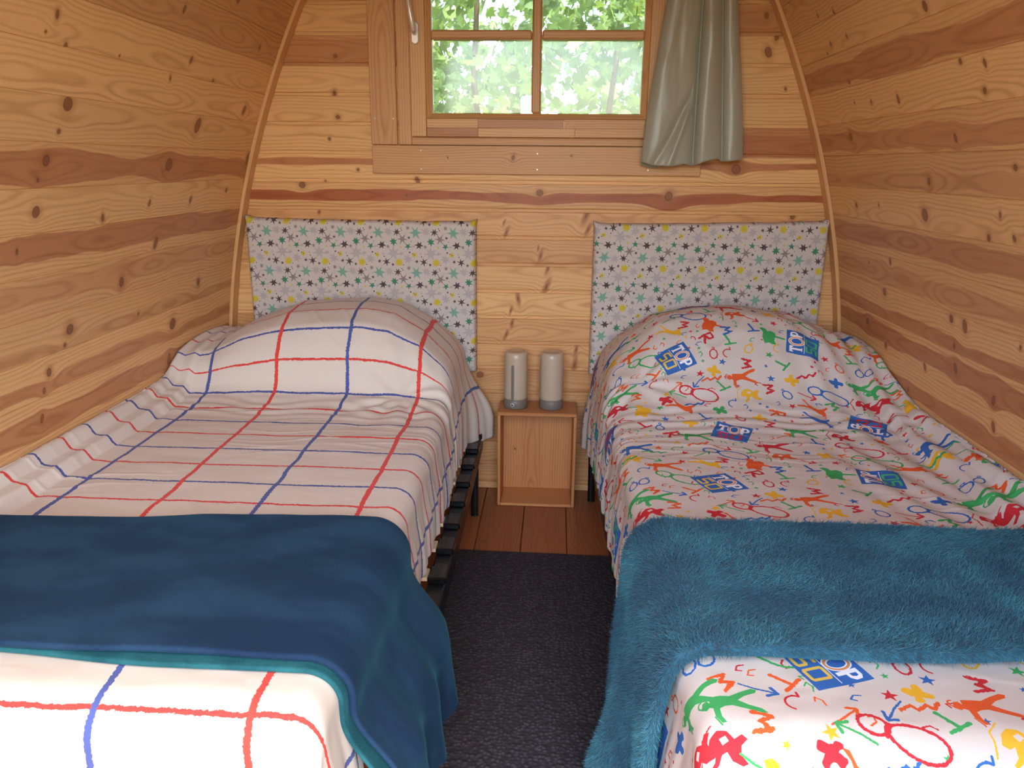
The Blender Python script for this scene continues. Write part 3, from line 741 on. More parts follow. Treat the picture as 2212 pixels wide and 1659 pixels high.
# floor
F_ = MB(); F_.box((-1.4, YF, -.06), (1.2, .05, -.02)); FL = F_.build('floor', M_DARK); FL['kind'] = 'structure'
fx = [-.1015 + .168 * i for i in range(-8, 9)]
R_ = random.Random(3)
FKN = {8: [(.42, .04, .008), (.47, .125, .006)], 9: [(.46, .07, .008), (.33, .04, .006), (.52, .03, .010)], 7: [(.38, .08, .006), (.50, .03, .012), (.34, .15, .006)], 6: [(.3, .1, .01)]}
for i, x in enumerate(fx):
    if x > 1.17: break
    wd = min(.168, 1.2 - x)
    prof = [(0.0008, -.003), (.003, 0), (wd - .003, 0), (wd - .0008, -.003)]
    board('plank', FL, (x, 0, 0), (0, -1, 0), (1, 0, 0), (0, 0, 1), .0, -YF - .02, wd, prof, M_FLOOR, (R_.uniform(.5, .8), R_.random() * 4, R_.uniform(.95, 1.05)),
          (.08 + R_.uniform(-.02, .02), .055, .75), FKN.get(i, [(R_.uniform(.3, 2), .08, .01)]))

# ceiling and front wall with the doorway behind the camera
m = MB(); m.box((-1.0, YF, 2.36), (.8, .06, 2.42)); CE = m.build('ceiling', M_PINE); CE['kind'] = 'structure'
for k_ in ('tone', 'heart'): set_attr(CE.data, k_, (.3, .3, 1.))
m = MB(); m.box((-1.5, YF - .06, -.02), (-.88, YF, 2.5)); m.box((.68, YF - .06, -.02), (1.3, YF, 2.5)); m.box((-.88, YF - .06, 2.28), (.68, YF, 2.5))
WF = m.build('wall_front', M_PINE); WF['kind'] = 'structure'
for k_ in ('tone', 'heart'): set_attr(WF.data, k_, (.3, .3, 1.))

# ------------------------------------------------------------------ window
WI = empty('window_1', (-.087, 0, 1.4)); WI['kind'] = 'structure'
def wpart(o):
    o.parent = WI; o.matrix_parent_inverse = Matrix.Translation((.087, 0, -1.4)); return o
def wb(name, a, b, ax, tone, kn=(), heart=(.3, .01, 0), mat=None, ch=.002):
    return wpart(bxboard(name, None, a, b, ax, mat, tone, heart, kn, ch=ch))
# casing
c1 = wb('casing_board', (-.711, -.022, 1.407), (-.612, -.0005, 2.2), 2, (.45, .2, 1.0), heart=(.05, .03, .35))
c2 = wb('casing_board', (-.711, -.022, 1.301), (.536, -.0005, 1.405), 0, (.42, .9, 1.0), [(-.17, .062, .010), (.05, .07, .004), (-.42, .06, .003), (.35, .08, .007)])
c3 = wb('casing_board', (.437, -.022, 1.407), (.536, -.0005, 2.2), 2, (.4, .4, 1.0))
sc = MB()
for x, z in ((-.625, 1.50), (-.695, 1.50), (-.522, 1.386), (-.522, 1.318), (-.078, 1.378), (-.078, 1.320), (.34, 1.322)):
    m = MB(); a = [(.0032 * math.cos(t), .0032 * math.sin(t)) for t in np.linspace(0, 2 * PI, 13)[:-1]]
    vs = [(x + p[0], -.0222, z + p[1]) for p in a] + [(x + p[0] * .7, -.0236, z + p[1] * .7) for p in a]
    m.add(vs, [(i, (i + 1) % 12, 12 + (i + 1) % 12, 12 + i) for i in range(12)] + [tuple(range(12, 24))])
    wpart(m.build('screw', M_SCREW))
# fixed outer frame
for nm, a, b, ax, tn in (('frame_jamb', (-.609, -.004, 1.407), (-.560, .10, 2.12), 2, (.25, .1, 1.0)), ('frame_jamb', (.385, -.004, 1.407), (.434, .10, 2.12), 2, (.3, .8, 1.0)),
                         ('frame_sill', (-.560, -.002, 1.407), (.385, .10, 1.446), 0, (.35, .3, .98)), ('frame_head', (-.560, -.002, 2.09), (.385, .10, 2.12), 0, (.3, .3, 1))):
    wb(nm, a, b, ax, tn)
# sash
SY0, SY1 = -.038, .018
wb('sash_stile', (-.553, SY0, 1.437), (-.497, SY1, 2.088), 2, (.15, .5, 1.03))
wb('sash_stile', (.322, SY0, 1.437), (.378, SY1, 2.088), 2, (.25, .9, 1.0))
for x0_, x1_, z0_, z1_, tn_ in ((-.495, -.302, 1.437, 1.468, .95), (-.3015, .06, 1.437, 1.468, .1), (.0605, .320, 1.437, 1.468, .3), (-.495, -.302, 1.4685, 1.500, .1), (-.3015, .02, 1.4685, 1.500, .8), (.0205, .320, 1.4685, 1.500, .35)):
    wb('sash_rail', (x0_, SY0, z0_), (x1_, SY1, z1_), 0, (tn_, x0_ + z0_, 1.0), ch=.0006)
wb('sash_rail', (-.495, SY0, 2.04), (.320, SY1, 2.088), 0, (.2, .2, 1.0))
# bevelled glazing bead round the glass
def bead(x0, x1, z0, z1):
    w0 = .020
    for nm, pts in (('l', [(x0, z0), (x0, z1), (x0 + w0, z1 - w0), (x0 + w0, z0 + w0)]), ('b', [(x0, z0), (x0 + w0, z0 + w0), (x1 - w0, z0 + w0), (x1, z0)]),
                    ('r', [(x1, z0), (x1 - w0, z0 + w0), (x1 - w0, z1 - w0), (x1, z1)]), ('t', [(x0, z1), (x1, z1), (x1 - w0, z1 - w0), (x0 + w0, z1 - w0)])):
        inner = [1, 2] if nm == 'b' else ([2, 3] if nm in 'lt' else [1, 2])
        vs = []; 
        for i, (x, z) in enumerate(pts): vs.append((x, SY0 + .001 if i not in inner else SY0 + .018, z))
        for i, (x, z) in enumerate(pts): vs.append((x, SY1, z))
        fs = [(0, 1, 2, 3), (7, 6, 5, 4)] + [(i, (i + 1) % 4, 4 + (i + 1) % 4, 4 + i) for i in range(4)]
        uv = [(p[0], p[2]) if nm in 'bt' else (p[2], p[0]) for p in vs]
        o = mesh_obj('glazing_bead', vs, fs, M_TRIM, None, False, uv); wpart(o)
        set_attr(o.data, 'tone', (.3, .4 + x0, 1.0)); set_attr(o.data, 'heart', (.3, .01, 0))
        put_knots(o.data, ())
bead(-.496, .321, 1.501, 2.04)
wb('muntin', (-.104, SY0 + .006, 1.522), (-.069, SY1, 2.03), 2, (.4, .5, .98), ch=.006)
wb('muntin', (-.476, SY0 + .006, 1.776), (-.105, SY1, 1.808), 0, (.4, .3, .98), ch=.006)
wb('muntin', (-.068, SY0 + .006, 1.776), (.302, SY1, 1.808), 0, (.35, .6, .98), ch=.006)
for x0, x1 in ((-.474, -.106), (-.067, .300)):
    for z0, z1 in ((1.524, 1.774), (1.810, 2.02)):
        m = MB(); m.box((x0, .000, z0), (x1, .004, z1)); wpart(m.build('glass_pane', M_GLASS))
# handle
hx, hz = -.531, 1.795
m = MB()
n = 20; vs = []
for y_, s_ in ((SY0 + .0005, 1.0), (SY0 - .009, 1.0), (SY0 - .012, .8)):
    for i in range(n):
        a = 2 * PI * i / n; zz = (.024 if math.sin(a) >= 0 else -.024)
        vs.append((hx + .0145 * s_ * math.cos(a), y_, hz + zz + .0145 * s_ * math.sin(a)))
m.add(vs, [(j * n + i, j * n + (i + 1) % n, (j + 1) * n + (i + 1) % n, (j + 1) * n + i) for j in range(2) for i in range(n)] + [tuple(range(2 * n, 3 * n))])
HP = wpart(m.build('handle_plate', M_HANDLE))
m = MB()
m.tube([(hx, SY0 - .01, hz), (hx, SY0 - .03, hz), (hx, SY0 - .045, hz + .004), (hx - .003, SY0 - .052, hz + .03), (hx - .012, SY0 - .054, hz + .09), (hx - .016, SY0 - .05, hz + .125)],
       [.008, .008, .0095, .0095, .009, .007], 14)
wpart(m.build('handle_lever', M_HANDLE, None, True))

# ------------------------------------------------------------------ outdoors
m = MB(); m.box((-14, -16, -.5), (14, 16, -.3)); G_ = m.build('ground', M_GRASS); G_['kind'] = 'structure'
def leafcloud(n, xr, yr, zr, size, seed, dens=None):
    r = np.random.default_rng(seed)
    P = np.c_[r.uniform(*xr, n), r.uniform(*yr, n), r.uniform(*zr, n)]
    if dens is not None:
        keep = dens(P) > r.random(n); P = P[keep]; n = len(P)
    lobes = np.array([(0, -.5), (.35, -.35), (.5, -.1), (.28, -.02), (.45, .25), (.15, .18), (0, .55), (-.15, .18), (-.45, .25), (-.28, -.02), (-.5, -.1), (-.35, -.35)])
    A = r.normal(size=(n, 3)); A /= np.linalg.norm(A, axis=1)[:, None]
    B = np.cross(A, r.normal(size=(n, 3))); B /= np.linalg.norm(B, axis=1)[:, None]
    D = np.cross(A, B); s_ = size * r.uniform(.6, 1.3, n)
    q = len(lobes)
    V = P[:, None, :] + (A[:, None, :] * lobes[None, :, :1] + B[:, None, :] * lobes[None, :, 1:] + D[:, None, :] * (.25 * np.abs(lobes[None, :, :1]))) * s_[:, None, None]
    V = V.reshape(-1, 3)
    F = [tuple(range(i * q, i * q + q)) for i in range(n)]
    return V, F, np.repeat(r.random(n), q)
def bush(name, label, cat, args, stems):
    e = empty(name, (stems[0][0], stems[0][1], -.3)); tag(e, label, cat)
    V, F, sh = leafcloud(*args)
    o = mesh_obj('foliage', V - np.array(e.location), F, M_LEAF, e); o['kind'] = 'stuff'
    a = o.data.attributes.new('shade', 'FLOAT', 'POINT'); a.data.foreach_set('value', sh.astype(np.float32))
    for (x, y, h) in stems:
        m = MB(); R2 = random.Random(int(abs(x) * 100)); pts = [(x, y, -.3)]
        for i in range(6): pts.append((pts[-1][0] + R2.uniform(-.08, .08), pts[-1][1] + R2.uniform(-.05, .05), -.3 + h * (i + 1) / 6))
        m.tube([(p[0] - e.location.x, p[1] - e.location.y, p[2] + .3) for p in pts], [.035 * (1 - i / 9) for i in range(7)], 8); m.build('stem', M_BARK, e, True)
    return e
def dn(P):
    return np.clip(.55 + .9 * vnoise(P[:, 0] * 2.3 + 3, P[:, 2] * 2.3), 0, 1)
bush('leafy_tree', 'sunlit broad-leaved tree close behind the window panes', 'tree', (9000, (-1.8, 1.8), (1.5, 2.6), (1.2, 3.6), .085, 5, dn), [(-.5, 2.2, 3.2), (.4, 2.4, 3.0)])
bush('garden_hedge', 'dark green hedge further back behind the tree', 'hedge', (9000, (-3.6, 3.6), (3.8, 4.8), (.0, 4.6), .15, 9, lambda P: np.clip(.75 + .7 * vnoise(P[:, 0] * 1.4, P[:, 2] * 1.4 + 7), 0, 1)), [(-1.2, 4.3, 4.0), (1.3, 4.3, 3.8)])
bush('garden_hedge', 'low hedge added out of view behind the camera to hold back low daylight', 'hedge', (5000, (-7.5, 7.5), (-9.0, -7.8), (-.3, 1.1), .34, 13, None), [(-3.5, -8.4, 1.2), (0.2, -8.4, 1.2), (3.6, -8.4, 1.2)])  # unseen hedge, added to cut the level daylight entering by the doorway
m = MB(); m.box((-.190, .95, -.31), (-.110, 1.03, 1.66), .008); PO = m.build('garden_post', M_POST); tag(PO, 'pale wooden post standing outside, seen through the lower left pane', 'post')

# ------------------------------------------------------------------ curtain
def curtain():
    NX, NZ = 150, 110
    zt, zb = 2.16, 1.352
    s = np.linspace(0, 1, NX); t = np.linspace(0, 1, NZ)
    Sg, Tg = np.meshgrid(s, t)
    xl = np.interp(t, [0, .31, .8, 1], [.385, .369, .318, .306]); xr = np.interp(t, [0, .31, .8, 1], [.600, .613, .665, .681])
    X = xl[:, None] + (xr - xl)[:, None] * Sg
    zbot = zb + np.interp(s, [0, .1, .3, .42, .5, .62, .75, .78, .85, 1], [.0, -.012, -.016, -.006, -.014, .004, .014, .004, .004, .012])
    Z = zt + (zbot[None, :] - zt) * Tg
    # three folds: each bulges to the room, steep on its right side
    def fold(a, b, dep):
        q = np.clip((Sg - a) / (b - a), 0, 1); inside = (Sg >= a) & (Sg < b)
        return np.where(inside, dep * np.power(np.clip(np.sin(PI * np.power(q, .75)), 0, 1), .42), 0)
    Y = fold(-.02, .515, .055) + fold(.515, .79, .062) + fold(.79, 1.02, .035)
    Y = Y + .0045 * np.sin(Sg * 15 + 1.0 * Tg)
    cr = np.exp(-((Sg - .12 - (1 - Tg) * 1.1) / .045) ** 2) * sstep(.62, .75, Tg) * (Sg < .45) * .012
    cr2 = np.exp(-((Sg - .26 - (1 - Tg) * .7) / .035) ** 2) * sstep(.68, .8, Tg) * (Sg < .48) * .010
    Y = Y - cr + cr2 + .003 * fbm(Sg * 6, Tg * 4)
    Y = -.050 - Y
    V = np.stack([X, Y, Z], -1).reshape(-1, 3)
    F = [(j * NX + i, (j + 1) * NX + i, (j + 1) * NX + i + 1, j * NX + i + 1) for j in range(NZ - 1) for i in range(NX - 1)]
    uv = np.stack([Sg * .5, Tg * .8], -1).reshape(-1, 2)
    e = empty('curtain', (.49, -.06, 2.16)); tag(e, 'sage green satin curtain hanging in three folds at the right of the window', 'curtain')
    off = np.array(e.location)
    o = mesh_obj('curtain_panel', V - off, F, M_SATIN, e, True, uv)
    md = o.modifiers.new('thick', 'SOLIDIFY'); md.thickness = .0015
    # turned-up hem seen from inside at the left fold
    n = 40; vs = []; 
    for i in range(n):
        q = i / (n - 1); x = .310 + q * .072
        for dz, dy in ((0.012, 0), (-.010 - .004 * math.sin(q * 3), -.002)):
            vs.append((x, -.060 + .018 * math.sin(q * PI) + dy * 0, zb - .003 + dz - .008 * q))
    o2 = mesh_obj('hem', np.array(vs) - off, [(2 * i, 2 * i + 1, 2 * i + 3, 2 * i + 2) for i in range(n - 1)], M_SATIN, e, True, [(v[0], v[2]) for v in vs])
    md = o2.modifiers.new('thick', 'SOLIDIFY'); md.thickness = .0015
curtain()

# ------------------------------------------------------------------ headboards
def headboard(x0, x1, zb, zl, zr, mat, label, group):
    NX, NZ = 60, 44; th = .058; r = .014
    e = empty('headboard', ((x0 + x1) / 2, -.03, zb)); tag(e, label, 'headboard', group)
    # front face with soft wrapped edge: loop of cross-section depth as function of distance to the border
    xs = np.concatenate([[0, .004, .010, .018], np.linspace(.03, 1 - .03, NX), [1 - .018, 1 - .010, 1 - .004, 1]])
    zs = np.concatenate([[0, .004, .010, .020], np.linspace(.04, 1 - .04, NZ), [1 - .022, 1 - .012, 1 - .005, 1]])
    Sx, Sz = np.meshgrid(xs, zs)
    W_ = x1 - x0; H_ = (zl + zr) / 2 - zb
    X = x0 + Sx * W_; top = zl + (zr - zl) * Sx
    top = top + .002 * fbm(Sx * 9, 1.0) - .003 * np.sin(Sx * PI)
    Z = zb + (top - zb) * Sz
    de = np.minimum(np.minimum(Sx, 1 - Sx) * W_, np.minimum(Sz, 1 - Sz) * H_)
    prof = np.sqrt(np.clip(1 - (1 - np.clip(de / r, 0, 1)) ** 2, 0, 1))
    Y = -.006 - (th - .012) * (.35 + .65 * prof) - .0012 * fbm(Sx * 7, Sz * 7) * prof
    # pinched corner tips
    for cx in (0, 1):
        d2 = ((Sx - cx) * W_) ** 2 + ((Sz - 1) * H_) ** 2; b = np.exp(-d2 / .015 ** 2)
        Z = Z + .009 * b; X = X + (cx * 2 - 1) * .004 * b
    V = np.stack([X, Y, Z], -1); ny, nx = X.shape
    B = V.copy(); B[..., 1] = -.004
    top_v = V.reshape(-1, 3); back = B.reshape(-1, 3); n = len(top_v)
    F = [(j * nx + i, j * nx + i + 1, (j + 1) * nx + i + 1, (j + 1) * nx + i) for j in range(ny - 1) for i in range(nx - 1)]
    rim = [j * nx for j in range(ny)][::-1] + [i for i in range(1, nx)] + [j * nx + nx - 1 for j in range(1, ny)] + [(ny - 1) * nx + i for i in range(nx - 2, 0, -1)]
    F += [(rim[i], rim[i - 1], rim[i - 1] + n, rim[i] + n) for i in range(len(rim))]
    F += [tuple(a + n for a in f[::-1]) for f in F[:(ny - 1) * (nx - 1)]]
    UV = np.stack([X - x0, Z - zb], -1).reshape(-1, 2); UVb = UV + 0
    o = mesh_obj('padded_cover', np.concatenate([top_v, back]) - np.array(e.location), F, mat, e, True, np.concatenate([UV, UVb]))
    m = MB(); L = e.location
    m.box((x0 + .03 - L.x, -.0235 - L.y, .30 - L.z), (x0 + .075 - L.x, -.0045 - L.y, zb + .1 - L.z)); m.build('leg', M_SLAT, e)
    m = MB(); m.box((x1 - .075 - L.x, -.0235 - L.y, .30 - L.z), (x1 - .03 - L.x, -.0045 - L.y, zb + .1 - L.z)); m.build('leg', M_SLAT, e)
    return e
headboard(-1.222, -.312, .52, 1.128, 1.122, M_STAR, 'padded headboard in star print cloth behind the bed with the red and blue grid cover', 'star print headboards')
headboard(.146, 1.030, .52, 1.122, 1.141, M_STARF, 'padded headboard in star print cloth behind the bed with the colourful figure print cover', 'star print headboards')

# ------------------------------------------------------------------ nightstand crate and lanterns
CR = empty('wooden_crate', (-.057, -.1, 0)); tag(CR, 'small open-fronted wooden crate used as a nightstand between the beds', 'crate')
def cb(name, a, b, ax, tone, kn=(), heart=(.3, .01, 0)):
    o = bxboard(name, CR, a, b, ax, M_CRATE, tone, heart, kn); o.matrix_parent_inverse = Matrix.Translation((.057, .1, 0)); return o
cx0, cx1, cy0, cy1, cz1 = -.213, .099, -.190, -.022, .400
cb('top_panel', (cx0, cy0, cz1 - .014), (cx1, cy1, cz1), 0, (.75, .3, .95))
cb('side_panel', (cx0, cy0, .0012), (cx0 + .012, cy1, cz1 - .0145), 2, (.5, .6, 1.0))
cb('side_panel', (cx1 - .012, cy0, .0012), (cx1, cy1, cz1 - .0145), 2, (.55, .9, 1.0))
cb('bottom_panel', (cx0 + .0125, cy0, .0012), (cx1 - .0125, cy1, .013), 0, (.2, .2, 1.0))
cb('back_panel', (cx0 + .0125, cy1 - .010, .0135), (cx1 - .0125, cy1, cz1 - .0145), 2, (.35, .5, 1.0), [(.2, .045, .002), (.19, .05, .004), (.38, .05, .003)], (.12, .05, .5))

def lantern(x, y, label, strip):
    e = empty('lantern', (x, y, .400)); tag(e, label, 'lamp', 'camping lanterns on the crate')
    m = MB(); m.lathe([(.046, .001), (.0478, .004), (.0478, .034), (.046, .037)], 0, 0, 48); base_o = m.build('base', M_GREY, e, True)
    m = MB(); m.lathe([(.0462, .0375), (.0468, .045), (.0462, .205), (.0450, .218), (.0415, .226), (.036, .2295), (.033, .2298), (.031, .2285), (.004, .2285)], 0, 0, 48)
    dif_o = m.build('diffuser', M_FROST, e, True)
    if strip:
        a0 = math.radians(-103); n = 9; vs = []
        prof = []
        for (z, hw) in ((.036, .0055), (.175, .0055), (.179, .0048), (.182, .003), (.183, .0006)):
            for s_ in (-1, 1):
                a = a0 + s_ * hw / .047; vs.append((.0482 * math.cos(a), .0482 * math.sin(a), z))
        for (z, hw) in ((.036, .0055), (.175, .0055), (.179, .0048), (.182, .003), (.183, .0006)):
            for s_ in (-1, 1):
                a = a0 + s_ * hw / .047; vs.append((.0455 * math.cos(a), .0455 * math.sin(a), z))
        fs = [(2 * i, 2 * i + 1, 2 * i + 3, 2 * i + 2) for i in range(4)] + [(2 * i, 2 * i + 2, 12 + 2 * i - 0, 10 + 2 * i) for i in range(4)] + [(2 * i + 3, 2 * i + 1, 11 + 2 * i, 13 + 2 * i) for i in range(4)]
        mesh_obj('strap', vs, fs, M_GREY, dif_o)
        m = MB(); n = 20; vs = []
        c_, s_ = math.cos(a0), math.sin(a0)
        for dr, rr in ((.046, .0085), (.0490, .0085), (.0498, .007), (.0502, .003)):
            for i in range(n):
                t_ = 2 * PI * i / n; lx = rr * math.cos(t_); vs.append((c_ * dr - s_ * lx, s_ * dr + c_ * lx, .020 + rr * math.sin(t_)))
        m.add(vs, [(j * n + i, (j + 1) * n + i, (j + 1) * n + (i + 1) % n, j * n + (i + 1) % n) for j in range(3) for i in range(n)] + [tuple(range(3 * n, 4 * n))])
        m.build('button', M_BUTTON, base_o, True)
    return e
lantern(-.146, -.107, 'white cylindrical lantern with a grey strip and button, left one on the crate', True)
lantern(-.004, -.107, 'plain white cylindrical lantern with grey base, right one on the crate', False)

# ------------------------------------------------------------------ rug
def rug():
    x0, x1, y0, y1 = -.365, .330, -.582, -3.05
    NX, NY = 20, 60; h = .008
    xs = np.linspace(x0, x1, NX); ys = np.linspace(y0, y1, NY); X, Y = np.meshgrid(xs, ys)
    Z = h + .0006 * fbm(X * 8, Y * 8)
    V = np.stack([X, Y - .012 * (X + .3) / .5, Z], -1).reshape(-1, 3); n = len(V)
    Bv = V.copy(); Bv[:, 2] = .0012
    F = [(j * NX + i, (j + 1) * NX + i, (j + 1) * NX + i + 1, j * NX + i + 1) for j in range(NY - 1) for i in range(NX - 1)]
    rim = [i for i in range(NX)] + [j * NX + NX - 1 for j in range(1, NY)] + [(NY - 1) * NX + i for i in range(NX - 2, -1, -1)] + [j * NX for j in range(NY - 2, 0, -1)]
    F += [(rim[i - 1], rim[i], rim[i] + n, rim[i - 1] + n) for i in range(len(rim))] + [tuple(a + n for a in f[::-1]) for f in F[:(NX - 1) * (NY - 1)]]
    uv = np.stack([X, Y], -1).reshape(-1, 2)
    o = mesh_obj('runner_rug', np.concatenate([V, Bv]), F, M_RUG, None, False, np.concatenate([uv, uv]))
    tag(o, 'dark charcoal ribbed runner rug lying in the aisle between the beds', 'rug')
rug()

# ------------------------------------------------------------------ beds
class Bed: pass
def mk(side):
    b = Bed(); b.s = side
    if side < 0:
        b.xe = -.350; b.skew = .010; b.prof_y = [-.075, -.12, -.2, -.31, -.415, -.50, -.545, -.57, -.59, -.62, -.68, -.8, -2.075]
        b.prof_z = [.80, .83, .85, .852, .842, .81, .745, .68, .62, .588, .572, .562, .560]
        mx = [(-1.33, .42), (-1.206, .56), (-1.096, .76), (-.95, .93), (-.81, .975), (-.67, 1.0), (-.57, .94), (-.47, .74), (-.40, .50), (-.338, .30), (-.2, .28)]
        b.mq = [abs(x - b.xe) * (1 if x < b.xe else -1) for x, _ in mx][::-1]; b.mv = [v for _, v in mx][::-1]
        b.hem = lambda y: .302 + .012 * np.sin(y * 9)
    else:
        b.xe = .160; b.skew = .031; b.prof_y = [-.075, -.12, -.2, -.3, -.38, -.46, -.54, -.60, -.66, -.74, -.86, -1.0, -2.075]
        b.prof_z = [.79, .82, .845, .856, .845, .805, .735, .672, .625, .592, .573, .564, .560]
        mx = [(.06, .12), (.16, .20), (.244, .56), (.356, .86), (.502, .98), (.665, 1.0), (.83, .92), (.967, .74), (1.088, .54), (1.15, .45)]
        b.mq = [x - b.xe for x, _ in mx]; b.mv = [v for _, v in mx]
        b.hem = lambda y: .285 - .025 * np.clip((-y - 1.0) / .4, 0, 1) + .01 * np.sin(y * 7)
    # dense centre profile by arc length, with foot roll
    y = np.array(b.prof_y); z = np.array(b.prof_z)
    yy = np.linspace(y[0], y[-1], 1600); zz = np.interp(yy[::-1], y[::-1], z[::-1])[::-1]
    ker = np.exp(-np.linspace(-2, 2, 41) ** 2); ker /= ker.sum()
    zz = np.convolve(np.pad(zz, 20, mode='edge'), ker, 'same')[20:-20]
    r = .07; a = np.linspace(0, PI / 2, 60)[1:]
    yy = np.concatenate([yy, y[-1] - r * np.sin(a)]); zf = zz[-1] - r * (1 - np.cos(a)); zz = np.concatenate([zz, zf])
    dwn = np.linspace(0, .27, 60)[1:]; yy = np.concatenate([yy, np.full(59, yy[-1]) - dwn * .03]); zz = np.concatenate([zz, zz[-1] - dwn])
    s = np.concatenate([[0], np.cumsum(np.hypot(np.diff(yy), np.diff(zz)))])
    i9 = np.argmin(np.abs(yy + 1.2)); s = s - s[i9] + 1.2
    b.cs, b.cy, b.cz = s, yy, zz
    return b
BL, BR = mk(-1), mk(1)
RC = .05
def wallx(b, z): 
    h = -AO + np.sqrt(AR * AR - (z - AZ) ** 2); return XC + b.s * h
def surf(b, q, s, lift=0.0, flare=None, d=None):
    """q across from the aisle edge (positive to the wall, negative hanging), s along. returns xyz"""
    y = np.interp(s, b.cs, b.cy); zc = np.interp(s, b.cs, b.cz)
    mound = np.clip(zc - .560, 0, None); base = np.minimum(zc, .560)
    m = np.interp(q, b.mq, b.mv)
    ph = np.clip((RC - q) / RC, 0, PI / 2)
    dx = np.where(q >= RC, q, RC - RC * np.sin(ph)); dz = np.where(q >= RC, 0, -(RC - RC * np.cos(ph)))
    ln = np.clip((RC - q) - RC * PI / 2, 0, None); dz = dz - ln
    # edge of the sheet riding up against the wall
    qw = np.abs(wallx(b, .60) - (b.xe + b.s * q - y * b.skew)); qw = np.where(b.s * (wallx(b, .60) - (b.xe + b.s * q - y * b.skew)) > 0, qw, 0)
    up_ = (1 - sstep(.075, .10, qw)) * .032 + (1 - sstep(.02, .045, qw)) * .028
    z = base + mound * m + dz + up_ * (1 - .5 * np.clip(mound / .2, 0, 1))
    foot = np.clip(-y - 2.075, 0, None)
    z = np.minimum(z, base + 0 * z + mound * m + up_) if True else z
    nx_ = np.sin(ph); nz_ = np.cos(ph)
    out = lift * nx_ + (flare if flare is not None else 0)
    x = b.xe + b.s * (dx - out) - y * b.skew
    z = z + lift * nz_ * (foot <= 0.0001) + lift * nz_ * .4 * (foot > .0001)
    y = y - lift * (foot > .0001)
    return x, y, z

def clampwall(b, x, z, gap=.006):
    w_ = wallx(b, z); return np.maximum(x, w_ + gap) if b.s < 0 else np.minimum(x, w_ - gap)

